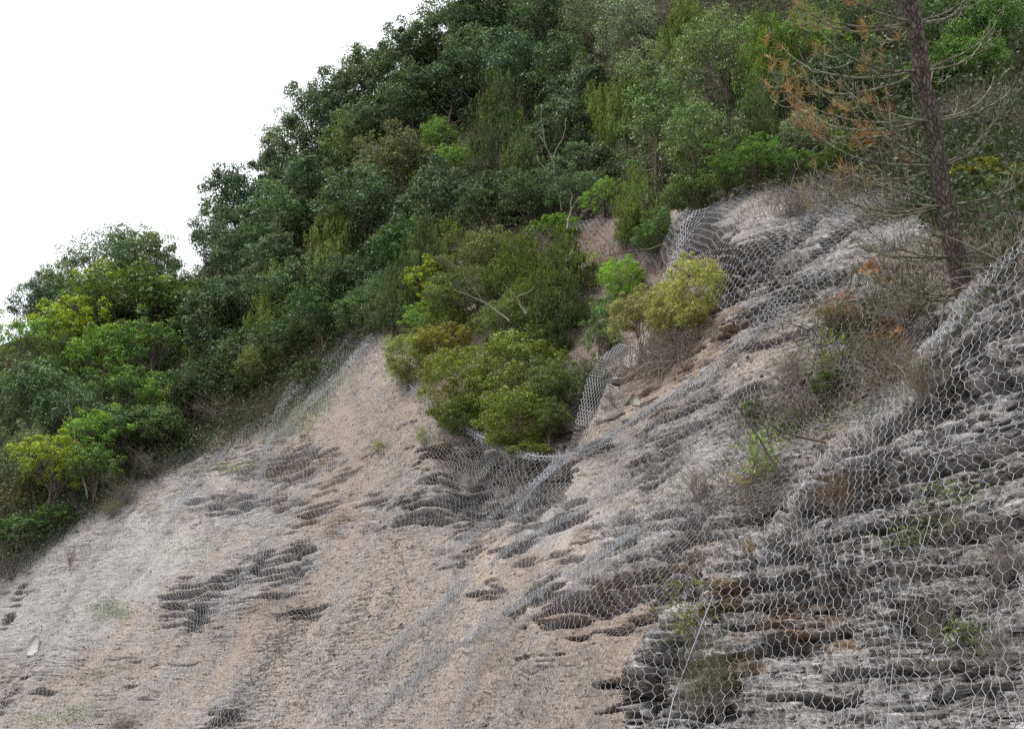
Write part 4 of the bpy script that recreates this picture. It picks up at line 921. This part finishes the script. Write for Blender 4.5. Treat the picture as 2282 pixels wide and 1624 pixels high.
 ('arbutus', 940, 650, 100, 110, YG, 'yellow-green tufted shrub above the central bush'),
 ('arbutus', 980, 670, 70, 70, YG, 'small yellow shrub right beside the tufted one above the central bush'),
 ('heath', 875, 670, 90, 130, HD, 'dark heath right above the net peak'),
 ('loose', 870, 640, 90, 90, MG, 'green leafy shrub at the right end of the wood foot'),
 ('loose', 1070, 660, 170, 110, (.11, .14, .06), 'mixed pale leafy shrub above the central bush'),
 ('heath', 1250, 680, 130, 120, HD, 'dark heath right of the leaning pale stems'),
 ('heath', 1170, 670, 110, 90, HT, 'olive heath behind the leaning pale stems'),
 ('arbutus', 1340, 740, 70, 120, GR, 'green trailing shrub left of the yellow-green bushes'),
 ('arbutus', 1355, 690, 60, 80, GR, 'small green shrub right of the bare red scar'),
 ('loose', 1310, 860, 90, 130, (.07, .1, .03), 'dark green bush inside the curled net flap'),
 # ---- big central bush
 ('heath', 1000, 700, 120, 110, HT, 'olive heath filling the gap behind the yellow-tipped bush'),
 ('loose', 1130, 725, 140, 100, (.13, .17, .06), 'pale green leaves just behind the top of the biggest bush'),
 ('heath', 1215, 745, 110, 110, HD, 'dark heath behind the right shoulder of the biggest bush'),
 ('bush', 910, 790, 130, 130, (0.195, 0.234, 0.058), 'pale yellowish bush at the left rim of the hollow'),
 ('arbutus', 935, 715, 70, 70, LG, 'light green shrub on top of the pale yellowish bush'),
 ('bush', 985, 770, 110, 100, (0.247, 0.234, 0.052), 'yellow-tipped bush behind the left of the central bush'),
 ('bush', 1015, 850, 180, 190, (0.16, 0.185, 0.03), 'left lobe bush of the big green clump in the hollow'),
 ('bush', 1150, 830, 250, 240, (0.14, 0.18, 0.028), 'biggest dense green bush in the middle of the hollow'),
 ('bush', 1240, 880, 130, 170, (0.098, 0.137, 0.033), 'right bush of the big green clump in the hollow'),
 ('bush', 1150, 930, 190, 160, (0.14, 0.18, 0.028), 'front bush of the big green clump just above the net lip'),
 ('bush', 1040, 925, 150, 100, (0.104, 0.143, 0.033), 'low front left bush of the big green clump'),
 ('bush', 1225, 945, 100, 110, (0.085, 0.117, 0.026), 'low front right bush of the big green clump'),
 ('bush', 1555, 640, 145, 190, (0.29, 0.30, 0.08), 'taller yellow-green bush above the beige bank'),
 ('bush', 1492, 680, 105, 150, (0.27, 0.27, 0.07), 'narrow yellow-green bush between the two larger yellow ones'),
 ('bush', 1430, 710, 135, 170, (0.24, 0.24, 0.085), 'lower yellow-green bush with grey glints beside the curled net'),
 ('brush', 1500, 750, 110, 36, (.12, .08, .05), 'brown dead twigs at the foot of the yellow-green bushes'),
 # ---- on the open slope
 ('sapling', 1850, 790, 130, 130, (.14, .17, .05), 'sparse shrub with reddish and green leaves on the right slope'),
 ('shrub', 1850, 850, 100, 60, (.08, .11, .04), 'low green foliage under the sparse reddish shrub'),
 ('brush', 1780, 800, 110, 90, (.12, .1, .08), 'fine grey leafless brush left of the sparse reddish shrub'),
 ('brush', 1780, 915, 150, 55, (.09, .07, .06), 'dark low brush on the ledge left of the near buttress'),
 ('shrub', 1680, 910, 60, 50, (.09, .12, .05), 'small green tuft on the grey slope'),
 ('sapling', 1715, 1000, 120, 170, (.17, .24, .08), 'young sapling with pale green leaves at the buttress edge'),
 ('sapling', 1670, 1060, 100, 80, (.22, .20, .05), 'yellowing sapling twigs left of the pale green sapling'),
 ('brush', 1690, 1110, 130, 80, (.09, .08, .06), 'bare grey brush at the foot of the pale green sapling'),
 ('brush', 1560, 1060, 120, 120, (.1, .1, .1), 'very thin leafless twigs on the grey scree'),
 ('broom', 2060, 830, 160, 130, (.11, .10, .05), 'olive-brown broom shrub growing through the near net edge'),
 ('brush', 2010, 790, 120, 90, (.11, .1, .05), 'brown twiggy brush left of the broom on the buttress edge'),
 ('broom', 1860, 690, 130, 80, (.14, .12, .03), 'olive and ochre broom on the pale slope left of the pine foot'),
 ('broom', 1965, 770, 100, 60, (.13, .12, .05), 'olive broom tuft above the dark ledge'),
 ('brush', 2020, 670, 160, 90, (.1, .1, .06), 'dark leafless brush under the lowest pine branches'),
 ('brush', 1590, 740, 80, 40, (.08, .07, .06), 'small dark brush on the beige bank under the yellow-green bushes'),
 ('brush', 1370, 880, 60, 50, (.1, .08, .07), 'tiny bare twigs inside the curled net'),
 ('sapling', 845, 985, 50, 50, (.2, .24, .06), 'tiny pale green sprig on the orange scree, left one'),
 ('sapling', 945, 965, 60, 60, (.2, .24, .06), 'tiny pale green sprig near the net lip'),
 ('sapling', 155, 1240, 24, 60, (.14, .09, .06), 'small brown dead tuft on the pale rock at left'),
 ('broom', 245, 1130, 60, 50, (.16, .15, .05), 'small olive tuft below the lone bare shrub'),
 ('shrub', 1180, 1005, 120, 22, (.2, .24, .1), 'thin row of pale sprigs along the net lip'),
]
FR = [  # on the near buttress
 ('sapling', 1545, 1360, 150, 170, (.13, .15, .04), 'sparse leafy sapling standing under the net at lower centre right'),
 ('broom', 1600, 1490, 170, 210, (.08, .09, .04), 'dense reddish-brown twiggy shrub under the near net'),
 ('brush', 1560, 1520, 110, 150, (.1, .1, .05), 'bare twigs left of the dense shrub under the near net'),
 ('broom', 1870, 1090, 130, 100, (.12, .07, .04), 'reddish-brown broom in the dark recess of the buttress'),
 ('brush', 2060, 1370, 110, 140, (.06, .05, .04), 'dark thicket in the recess at the middle of the buttress'),
 ('brush', 2240, 1230, 100, 140, (.06, .05, .04), 'dark twiggy shrub at the right edge of the buttress'),
 ('brush', 2240, 1440, 90, 110, (.06, .06, .04), 'small dark brush low at the right edge of the buttress'),
 ('shrub', 2160, 1410, 60, 40, (.1, .13, .05), 'small green tuft on the right part of the buttress'),
 ('broom', 2130, 1160, 70, 50, (.13, .14, .07), 'pale olive grass-like tuft on the buttress'),
 ('broom', 1680, 1480, 90, 60, (.1, .07, .05), 'low brown tuft right of the dense shrub'),
 ('brush', 260, 1600, 120, 60, (.07, .08, .05), 'dark grey-green weeds at the bottom edge on the left'),
]
for r_ in PL:
    k, cx_, cy_, w_, h_, c_, lb = r_
    # vegetation that stands in the wood is a little denser than its outline
    grow = 1.06 if 'skyline' in lb else 1.2 if k == 'oak' else 1.12 if k in ('oak', 'arbutus', 'heath', 'loose') else 1.05
    if k == 'oak': g = WOODG
    elif k in ('arbutus',): g = 'bright green trees and shrubs'
    elif k == 'heath': g = 'feathery heath shrubs'
    elif k == 'loose': g = 'pale leafy trees'
    elif k in ('bush',): g = 'dense bushes of the hollow'
    elif k in ('brush', 'broom'): g = 'dry shrubs'
    else: g = 'small shrubs and saplings'
    if 380 < cy_ and 860 < cx_ < 1420 and 500 < cy_ < 770: grow *= 1.18
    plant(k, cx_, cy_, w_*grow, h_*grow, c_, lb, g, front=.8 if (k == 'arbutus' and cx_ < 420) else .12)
for r_ in FR:
    k, cx_, cy_, w_, h_, c_, lb = r_
    plant(k, cx_, cy_, w_, h_, c_, lb, 'dry shrubs' if k in ('brush', 'broom') else 'small shrubs and saplings', front=.05)

# leaf litter, seedlings and low undergrowth between the trees: nobody could count it
def surf(X, Y): return base_depth(X, Y)
r = np.random.default_rng(5)
ux = r.uniform(-60, 2300, 15000); uy = itp(ux, VTOP)+(itp(ux, VFOR)+25-itp(ux, VTOP))*r.random(15000)
m_ = (uy > -60); ux, uy = ux[m_], uy[m_]
U = unproj(ux, uy, surf(ux, uy)-.15); U[:, 2] += .25
k = 16; C = np.repeat(U, k, 0)+r.normal(0, .20, (len(U)*k, 3)); n = len(C)
Vv = leaves(C, np.tile([0, -.3, .7], (n, 1)), n, .065, .5, 9, .8)
me = mesh_np('undergrowth', Vv.reshape(-1, 3), np.arange(n*4).reshape(-1, 4), M_LEAF, attrs=dict(tip=np.repeat(r.random(n)*.2, 4), rv=np.repeat(np.clip(r.normal(.45, .2, n), 0, 1), 4)))
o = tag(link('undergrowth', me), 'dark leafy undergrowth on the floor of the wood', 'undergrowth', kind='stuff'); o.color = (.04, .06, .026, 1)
# tangled dry stalks: dead heather, grass and bramble
def stalks(name, regs, seed, hgt, label, wdt=.004, mat=None):
    r = np.random.default_rng(seed); pp = []
    for (cx_, cy_, rx, ry, rot, n) in regs:
        q = r.normal(0, .5, (n, 2))*[rx, ry]; a = math.radians(-rot); pp.append(np.c_[cx_+q[:, 0]*math.cos(a)-q[:, 1]*math.sin(a), cy_+q[:, 0]*math.sin(a)+q[:, 1]*math.cos(a)])
    pp = np.concatenate(pp); n = len(pp); P = unproj(pp[:, 0], pp[:, 1], surf(pp[:, 0], pp[:, 1])-.03)
    d = r.normal(0, .6, (n, 3))+np.array([0, -.3, .8]); d /= np.linalg.norm(d, axis=1)[:, None]; h = hgt*r.uniform(.4, 1.3, (n, 1)); b = r.normal(0, .5, (n, 3)); b[:, 2] -= .5
    A = [P, P+d*h*.4+b*h*.05, P+d*h*.75+b*h*.2, P+d*h+b*h*.45]; s_ = np.cross(d, r.normal(0, 1, (n, 3))); s_ /= np.linalg.norm(s_, axis=1)[:, None]; s_ *= wdt
    Vv = np.stack([A[0]-s_, A[0]+s_, A[1]-s_*.8, A[1]+s_*.8, A[2]-s_*.6, A[2]+s_*.6, A[3]-s_*.3, A[3]+s_*.3], 1)
    i = np.arange(n)[:, None]*8; F_ = np.concatenate([i+np.array([0, 1, 3, 2]), i+np.array([2, 3, 5, 4]), i+np.array([4, 5, 7, 6])])
    return tag(link(name, mesh_np(name, Vv.reshape(-1, 3), F_, mat or M_DRY)), label, 'dry brush', kind='stuff')
stalks('dry_brush', [(2200, 260, 130, 120, 0, 2800), (2200, 400, 110, 130, 0, 1800), (2200, 530, 90, 100, 0, 1800), (1990, 380, 150, 70, 10, 1600), (1780, 460, 130, 50, 15, 800), (1130, 530, 190, 60, 0, 4000), (1960, 720, 180, 80, 20, 400), (2040, 600, 100, 70, 0, 500), (1750, 920, 130, 50, 20, 600), (1950, 850, 140, 60, 20, 500), (470, 940, 240, 30, 20, 3500), (250, 1060, 150, 40, 35, 2500), (60, 1170, 100, 40, 20, 1500),
    (1300, 620, 150, 60, 10, 2500), (900, 720, 60, 60, 0, 800), (1000, 650, 120, 100, 0, 1500), (1180, 800, 130, 120, 0, 1500), (1680, 1100, 120, 60, 30, 250), (1480, 800, 80, 30, 30, 900)], 77, .30, 'grey-brown tangle of dry heather and grass on the rough ground', .0045)
o = stalks('green_brush', [(2190, 300, 130, 200, 0, 2500), (2200, 500, 100, 120, 0, 1200), (1980, 380, 150, 60, 10, 1000), (1140, 540, 180, 70, 0, 2200), (1960, 720, 160, 90, 20, 700)], 79, .24, 'olive-green heather mixed into the dry brush', .007, M_LEAF); o.color = (.12, .14, .05, 1)
stalks('dry_grass', [(600, 1000, 500, 160, 30, 1500), (1500, 1100, 300, 180, 20, 1800), (700, 1350, 600, 200, 20, 1500), (1900, 1250, 300, 300, 0, 700), (2150, 1350, 200, 250, 0, 700)], 78, .12, 'sparse thin dead stalks dotted over the open slope', .0025)
# creeping green weeds scattered where the moss grows
pts = []
for (cx_, cy_, rx, ry, rot, am) in MOSS+[(1500, 700, 120, 30, 10, .5), (1980, 620, 160, 80, 20, .25), (2150, 560, 60, 120, 0, .6), (1750, 960, 120, 40, 20, .3), (620, 880, 120, 30, 30, .8), (1300, 700, 60, 80, 20, .4)]:
    if cx_ > 1880: am *= .4
    q = r.normal(0, .5, (int(rx*ry*am*.045)+8, 2))*[rx, ry]; a = math.radians(-rot)
    pts.append(np.c_[cx_+q[:, 0]*math.cos(a)-q[:, 1]*math.sin(a), cy_+q[:, 0]*math.sin(a)+q[:, 1]*math.cos(a)])
pts = np.concatenate(pts); U = unproj(pts[:, 0], pts[:, 1], surf(pts[:, 0], pts[:, 1])-.06)
k = 9; C = np.repeat(U, k, 0)+r.normal(0, .05, (len(U)*k, 3)); n = len(C)
Vv = leaves(C, np.tile([0, -.4, .6], (n, 1)), n, .035, .5, 19, .8)
me = mesh_np('weeds', Vv.reshape(-1, 3), np.arange(n*4).reshape(-1, 4), M_LEAF, attrs=dict(tip=np.repeat(r.random(n)*.6, 4), rv=np.repeat(np.clip(r.normal(.5, .2, n), 0, 1), 4)))
o = tag(link('weeds', me), 'small green weeds and moss tufts creeping on the rock slope', 'weeds', kind='stuff'); o.color = (.09, .115, .045, 1)

# loose shale plates and stones lying on the slope
def slabs(name, n, reg, smin, smax, flat, seed, lab, depthf, off=.0):
    r = np.random.default_rng(seed); X = r.uniform(reg[0], reg[2], n*3); Y = r.uniform(reg[1], reg[3], n*3)
    m = reg[4](X, Y); X, Y = X[m][:n], Y[m][:n]; n = len(X)
    # locate the nearest displaced terrain vertex
    ci = np.clip(np.searchsorted(xs, X), 1, ncl-2); cy0 = GY[:, ci]; ri = np.argmin(abs(cy0-Y), 0); idx = ri*ncl+ci
    P = V0[idx]; nn = nrm[idx]
    s = smin*(smax/smin)**(r.random(n)**2.2)
    t1 = BT1+r.normal(0, .10, (n, 3)); t1 /= np.linalg.norm(t1, axis=1)[:, None]; z = BN+r.normal(0, .06, (n, 3)); z -= t1*(z*t1).sum(1)[:, None]; z /= np.linalg.norm(z, axis=1)[:, None]; t2 = np.cross(z, t1)
    L1 = s*r.uniform(.7, 1.9, n); L2 = s*r.uniform(.5, 1.1, n); L3 = s*flat*r.uniform(.5, 1.6, n)
    ang = np.array([.35, .8, 2.5, 3.3, 3.7, 5.75]); VV = []; da = r.normal(0, .16, (6, n)); qq_ = r.uniform(.48, .66, (6, n))
    for zz in (-.5, .5):
        for ia, a in enumerate(ang):
            aa = a+da[ia]; q = qq_[ia]*(1 if zz > 0 else .97)
            VV.append(P+nn*off*s[:, None]+t1*(L1*np.cos(aa)*q)[:, None]+t2*(L2*np.sin(aa)*q)[:, None]+z*(L3*zz)[:, None])
    VV = np.stack(VV, 1); VV = VV.reshape(-1, 3); b = np.arange(n)[:, None]*12
    q6 = []
    for i in range(6):
        j = (i+1) % 6; q6.append(b+np.array([i, j, j+6, i+6]))
    q6.append(b+np.array([6, 7, 8, 9])); q6.append(b+np.array([9, 10, 11, 6])); q6.append(b+np.array([3, 2, 1, 0])); q6.append(b+np.array([0, 5, 4, 3]))
    FF = np.stack(q6, 1).reshape(-1, 4)
    rp = lambda a: np.repeat(a[idx], 12, 0)
    bedv = np.stack([VV@BT1, VV@BT2, VV@BN], 1)+np.repeat(r.uniform(0, 5, (n, 1)), 12, 0)
    me = mesh_np(name, VV, FF, M_TERR, attrs=dict(bed=bedv, flow=rp(flow), rock=np.repeat(np.clip(rock[idx]+(.2 if flat < .3 else 0), 0, 1), 12), dark=rp(dark)*.3, ochre=rp(ochre), moss=rp(moss)*.5, forest=rp(forest), red=rp(red), pale=np.repeat((r.random(n) < .3)*.8, 12), chaos=rp(nzs)))
    return tag(link(name, me), lab, 'stones', kind='stuff')
V0 = P0+nrm*disp[:, None]
slabs('shale_plates', 1200, (1390, 540, 2300, 1650, lambda X, Y: (sdf(POLY_B, X, Y) > 14)), .03, .12, .22, 3, 'thin broken plates of grey shale sticking out of the near buttress', None, -.03)
slabs('scree_stones', 5000, (0, 700, 2000, 1640, lambda X, Y: (Y > itp(X, VEXP)+20) & (sdf(POLY_B, X, Y) < -4) & (sdf(POLY_G, X, Y) < -5)), .014, .06, .4, 4, 'small loose stones and shale chips scattered over the scree slope', None, -.05)

# leaning pale slab on the lower left slope
def rock_slab(X, Y, wd, ht, label, tilt, mat=None):
    d = float(surf(np.array([X]), np.array([Y]))[0])-.34; c = unproj(X, Y+ht*.5, d); s = d/FP
    bmv = []; rr = random.Random(3)
    out = [(-.25, 0), (-.5, .35), (-.35, .7), (-.1, 1.0), (.2, .95), (.42, .6), (.5, .25), (.3, .02)]
    for yy in (0, .28):
        for (a, b) in out: bmv.append((a*wd*s*(1-.1*yy)+b*tilt, yy*wd*s*1.2+b*ht*s*.25, b*ht*s))
    n = len(out); f = [[i, (i+1) % n, (i+1) % n+n, i+n] for i in range(n)]
    f += [[0, 1, 2, 3], [0, 3, 4, 7], [4, 5, 6, 7]]+[[n+3, n+2, n+1, n], [n+7, n+4, n+3, n], [n+7, n+6, n+5, n+4]]
    me = mesh_np('rock_slab', bmv, f, mat or M_SLAB); o = link('rock_slab', me, None, c); tag(o, label, 'rock'); return o
M_SLAB, _t = new_mat('pale_stone'); _tc = _t.nodes.new('ShaderNodeTexCoord').outputs['Object']
bsdf(_t, mixc(_t, noise(_t, _tc, 14, 5, .7), (.30, .29, .28), (.50, .49, .48)), .9, .15, noise(_t, _tc, 40, 5), .6, .01)
rock_slab(66, 1436, 28, 48, 'pale pointed stone slab leaning on the lower left slope', .03)
rock_slab(1418, 888, 24, 30, 'small squared brown block lying right of the curled net flap', -.03, M_PALE)

# thin dead stems and leaning branches
def stems(name, label, lines, mat, d, r0, cat='dead tree', k=5, part=None):
    p0 = unproj(lines[0][0][0], lines[0][0][1], d); root = bpy.data.objects.new(name, None); COL.objects.link(root); root.location = p0; tag(root, label, cat)
    for i, ln in enumerate(lines):
        tb = Tubes(); xy = np.array([q[:2] for q in ln], float); t = np.linspace(0, 1, len(xy)); tt = np.linspace(0, 1, 4*len(xy))
        xi = np.interp(tt, t, xy[:, 0]); yi = np.interp(tt, t, xy[:, 1]); w1 = np.sin(tt*19+i)*1.2
        P = unproj(xi+w1, yi, d+.05*np.sin(tt*5+i)+.15*i)-p0
        tb.add(P, np.linspace(r0*(1 if i == 0 else .6), r0*.25, len(P)), k)
        link('trunk' if i == 0 else 'branch', tb.mesh('trunk' if i == 0 else 'branch', mat), root)
    return root
stems('dead_tree', 'slender forked dead tree with bare pale stems against the dark wood', [[(1252, 470), (1240, 410), (1232, 360), (1215, 320), (1206, 270), (1208, 230)], [(1232, 350), (1258, 300), (1262, 262)], [(1236, 400), (1200, 360), (1196, 345)], [(1218, 325), (1200, 300)]], M_PALE, 25.5, .018)
stems('dead_branch', 'pale leaning dead branch above the big central bush', [[(1135, 715), (1090, 680), (1050, 660), (1010, 645)], [(1080, 676), (1060, 650), (1058, 640)]], M_PALE, 20.3, .016, 'branch')
stems('dead_branch', 'second pale broken branch crossing beside the leaning one above the central bush', [[(1172, 700), (1158, 675), (1145, 655), (1120, 630)], [(1150, 662), (1180, 650), (1190, 640)]], M_PALE, 20.2, .018, 'branch')
stems('young_tree', 'thin bare-stemmed young tree at the head of the hollow', [[(1262, 512), (1270, 480), (1275, 440), (1270, 420)], [(1272, 470), (1290, 440)]], M_PALE, 22.5, .02, 'tree')
stems('dead_branch', 'dark fallen branch lying across the red soil', [[(1490, 540), (1450, 556), (1400, 560), (1340, 572)], [(1430, 557), (1400, 545)]], M_WOOD, 20., .022, 'branch')
stems('fallen_sapling', 'long thin dark stem leaning over the grey scree', [[(1740, 1060), (1700, 990), (1660, 930), (1618, 868)]], M_WOOD, 10.6, .012, 'branch')
stems('dead_branch', 'dark fallen branch on the ledge left of the near buttress', [[(1840, 985), (1790, 975), (1740, 962), (1700, 930)], [(1780, 972), (1750, 985)]], M_WOOD, 10.4, .014, 'branch')
stems('skyline_twig', 'bare forked twig with a small tuft above the upper skyline', [[(860, 130), (845, 105), (835, 90)], [(850, 112), (870, 98)]], M_WOOD, 44, .03, 'branch')
stems('pale_trunk', 'thin pale leaning trunk in the bright left group', [[(195, 1110), (180, 1040), (165, 960), (150, 880)], [(185, 1060), (140, 1000), (100, 980)]], M_PALE, 27.5, .022, 'tree')
stems('pale_trunk', 'short pale bare trunk at the lower left edge', [[(80, 1130), (65, 1060), (50, 1000)], [(68, 1070), (20, 1030)]], M_PALE, 28.5, .022, 'tree')

# ------------------------------------------------------------------ pine
TR = [(2158, 690), (2152, 655), (2140, 612), (2120, 525), (2103, 430), (2088, 340), (2072, 260), (2058, 190), (2048, 110), (2036, 50), (2024, -10), (2010, -90), (1995, -180), (1978, -280), (1960, -400)]
TW = [46, 42, 42, 40, 38, 37, 36, 35, 34, 33, 32, 29, 25, 20, 12]
PD = 10.9
txy = np.array(TR, float)
def tpt(yv):
    xx = np.interp(-yv, -txy[:, 1], txy[:, 0]); return unproj(xx, yv, PD)
pine = bpy.data.objects.new('pine_tree', None); COL.objects.link(pine); pb = unproj(2160, 700, PD); pine.location = pb
tag(pine, 'tall half-dead pine with scaly dark trunk and bare curved branches', 'tree')
tt = np.linspace(690, -400, 70); tw = np.interp(-tt, -txy[:, 1], TW)/FP*PD/2*1.06
TP = np.array([tpt(v) for v in tt])-pb
tb = Tubes(); whorl = [712, 568, 456, 370, 266, 157, 50, -60, -160, -250]
bump_ = 1+.10*sum(np.exp(-((tt-wv)/7.)**2) for wv in whorl)
wob = .5*vn(np.c_[tt/30., tt*0, tt*0], 4)+.5*vn(np.c_[tt/9., tt*0, tt*0+3], 5)
TP[:, 0] += wob*.012
tb.add(TP, tw*bump_, 18); trunk = link('trunk', tb.mesh('trunk', M_BARK), pine)
r = np.random.default_rng(21); M_NEED = leaf_mat('pine_needles', .6, .3, .2)
M_BR, _t = new_mat('lichened_pine_branch'); _tc = _t.nodes.new('ShaderNodeTexCoord').outputs['Object']
bsdf(_t, mixc(_t, ramp(_t, noise(_t, _tc, 14, 4, .7), [(.4, (0, 0, 0)), (.6, (1, 1, 1))]), (.085, .065, .055), (.24, .26, .175)), .9, .15)
def needles(name, P, n_each, ln, seed, col, parent):
    rr = np.random.default_rng(seed); C = []; 
    Vs = []
    for (p, d) in P:
        d = d/np.linalg.norm(d); m = n_each
        dv = d*.8+rr.normal(0, .5, (m, 3)); dv /= np.linalg.norm(dv, axis=1)[:, None]
        st = p-d*rr.uniform(0, .10, (m, 1)); l = ln*rr.uniform(.6, 1.2, (m, 1)); en = st+dv*l; en[:, 2] -= .01
        s = np.cross(dv, rr.normal(0, 1, (m, 3))); s /= np.linalg.norm(s, axis=1)[:, None]; s *= .0022
        Vs.append(np.stack([st-s, st+s, en+s*.5, en-s*.5], 1))
    Vs = np.concatenate(Vs); n = len(Vs); rv = np.clip(rr.normal(.5, .2, n), 0, 1)
    o = link(name, mesh_np(name, Vs.reshape(-1, 3), np.arange(n*4).reshape(-1, 4), M_NEED, attrs=dict(tip=np.repeat(rr.random(n)*.3, 4), rv=np.repeat(rv, 4))), parent); o.color = (*col, 1); return o
cr = np.array([1, 0, 0.]); cu = np.array([0, -sn, cs]); cf = np.array([0, cs, sn])
def pine_branch(y0, az, ln, rise, droop, seed, needle=None, dens=1.):
    """az: 0 = to the right, 180 = to the left, 90 = away from the viewer; length in metres; sags first, then sweeps up at the end"""
    rr = np.random.default_rng(seed); a = math.radians(az); s = tpt(y0)-pb
    hd = cr*math.cos(a)+np.array([0, 1., 0])*math.sin(a)
    n = 12; P = [s]; ang = rise
    for i in range(n):
        f = i/n; ang_i = rise+(droop)*(1-f)+(f**1.6)*.95
        dv = hd*math.cos(ang_i)+np.array([0, 0, 1.])*math.sin(ang_i)+rr.normal(0, .05, 3); P.append(P[-1]+dv/np.linalg.norm(dv)*ln/n)
    P = np.array(P); tb = Tubes(); r0 = .0145*(ln/1.3)**.5
    tb.add(P, np.linspace(r0, r0*.3, n+1), 6, 0); ends = [(P[-1], P[-1]-P[-2])]
    side = np.cross(hd, [0, 0, 1.])
    for i in range(2, n+1):
        for sg in (-1, 1):
            if rr.random() > .56*dens: continue
            l2 = ln*rr.uniform(.18, .42)*(1.1-.5*i/n); Q = [P[i]]; an = -rr.uniform(.2, .7); out = rr.uniform(.5, 1.)
            base = hd*.7+side*sg*out
            m = 8
            for j in range(m):
                an += rr.uniform(.14, .30); dv = base/np.linalg.norm(base)*math.cos(an)+np.array([0, 0, 1.])*math.sin(an); Q.append(Q[-1]+dv*l2/m)
            Q = np.array(Q); tb.add(Q, np.linspace(r0*.42, r0*.2, m+1), 4, 0); ends.append((Q[-1], Q[-1]-Q[-2]))
            if rr.random() < .35:
                R_ = [Q[4]]; an = -.5
                for j in range(5):
                    an += .35; dv = (base*.4+side*rr.choice([-1, 1])*.6); dv = dv/np.linalg.norm(dv)*math.cos(an)+np.array([0, 0, 1.])*math.sin(an); R_.append(R_[-1]+dv*l2*.10)
                tb.add(R_, np.linspace(r0*.28, r0*.15, 6), 3, 0); ends.append((np.array(R_[-1]), np.array(R_[-1])-np.array(R_[-2])))
    b = link('branch', tb.mesh('branch', M_BR), pine)
    if needle:
        sel = [e for e in ends if rr.random() < needle[1]*.9]
        if sel: needles('needles', sel, 22, .10, seed, needle[0], b)
    return b
ORG = (.29, .155, .075); TAN = (.22, .155, .08); GRN = (.14, .17, .05)
BL = [ # y, azimuth, length, rise, droop
 (50, 176, 1.15, .10, -.28, (TAN, .6)), (50, 150, 1.0, .25, -.2, (GRN, .5)), (52, 20, .9, .5, -.2, None), (50, -20, .8, .3, -.3, None), (48, 205, 1.0, .05, -.25, (ORG, .4)), (50, 95, .8, .3, -.2, None),
 (157, 172, 1.35, .18, -.30, (ORG, .55)), (157, 198, 1.2, .10, -.35, (TAN, .5)), (157, 15, .95, .42, -.15, None), (155, -18, .85, .35, -.25, None), (157, 60, .9, .4, -.2, None), (158, 140, 1.2, .2, -.3, (TAN, .5)),
 (266, 178, 1.40, .12, -.30, (ORG, .5)), (268, 200, 1.15, .0, -.2, (TAN, .35)), (266, 12, .95, .45, -.2, None), (268, -15, .9, .28, -.35, None), (264, 40, .8, .55, -.25, None), (267, 150, 1.25, .25, -.3, (ORG, .4)), (267, 160, 1.1, -.05, -.2, None),
 (370, 176, 1.30, .20, -.25, (ORG, .35)), (368, 203, 1.2, .45, -.30, (ORG, .3)), (372, 5, .7, .55, -.2, None), (371, 155, 1.0, .1, -.3, None), (370, -25, .8, .5, -.2, None), (370, 185, .9, .75, -.2, (ORG, .4)),
 (456, 178, 1.35, .10, -.28, (TAN, .2)), (457, 198, 1.1, -.02, -.2, None), (455, 10, .95, .38, -.25, None), (456, -14, 1.0, .22, -.25, None), (456, 150, 1.0, .2, -.3, None), (455, 190, 1.0, .42, -.2, None),
 (568, 174, 1.10, .08, -.15, None), (568, 8, .75, .5, -.25, None), (568, -20, .7, .25, -.2, None), (568, 200, 1.0, -.12, -.15, None), (569, 155, .9, .25, -.3, None),
 (640, 170, .8, .25, -.15, None), (655, 190, .9, .02, -.2, None), (668, 182, 1.0, .10, -.2, None), (650, 150, .7, .2, -.3, None),
 (-60, 178, 1.2, .1, -.3, (ORG, .5)), (-60, 200, 1.1, 0, -.3, (TAN, .5)), (-60, 10, .9, .3, -.3, (GRN, .4)), (-60, -30, .8, .2, -.3, (GRN, .4)), (-160, 170, 1.0, .2, -.3, (GRN, .9)), (-160, 20, .8, .3, -.3, (GRN, .9)), (-250, 190, .8, .3, -.2, (GRN, .9)), (-250, 0, .7, .4, -.2, (GRN, .9)),
]
for i, (yv, az, ln, ri, dr_, nd) in enumerate(BL): pine_branch(yv, az, ln, ri, dr_, 300+i, nd)
# fallen orange pine needles caught on the slope
r = np.random.default_rng(8); E_ = []
for (X, Y, s_) in [(1960, 620, 40), (1880, 660, 30), (1895, 705, 26), (1950, 740, 40), (1990, 715, 30), (1870, 685, 30), (1930, 600, 20), (2005, 745, 25)]:
    for _ in range(9):
        a_, b_ = X+r.normal(0, s_*.5), Y+r.normal(0, s_*.45); E_.append((unproj(a_, b_, float(surf(np.array([a_]), np.array([b_]))[0])-.08), r.normal(0, 1, 3)+np.array([0, 0, 1])))
o = needles('fallen_needles', E_, 16, .075, 4, (.50, .19, .09), None)
tag(o, 'orange dead pine needles caught in the brush below the pine', 'pine needles', kind='stuff')
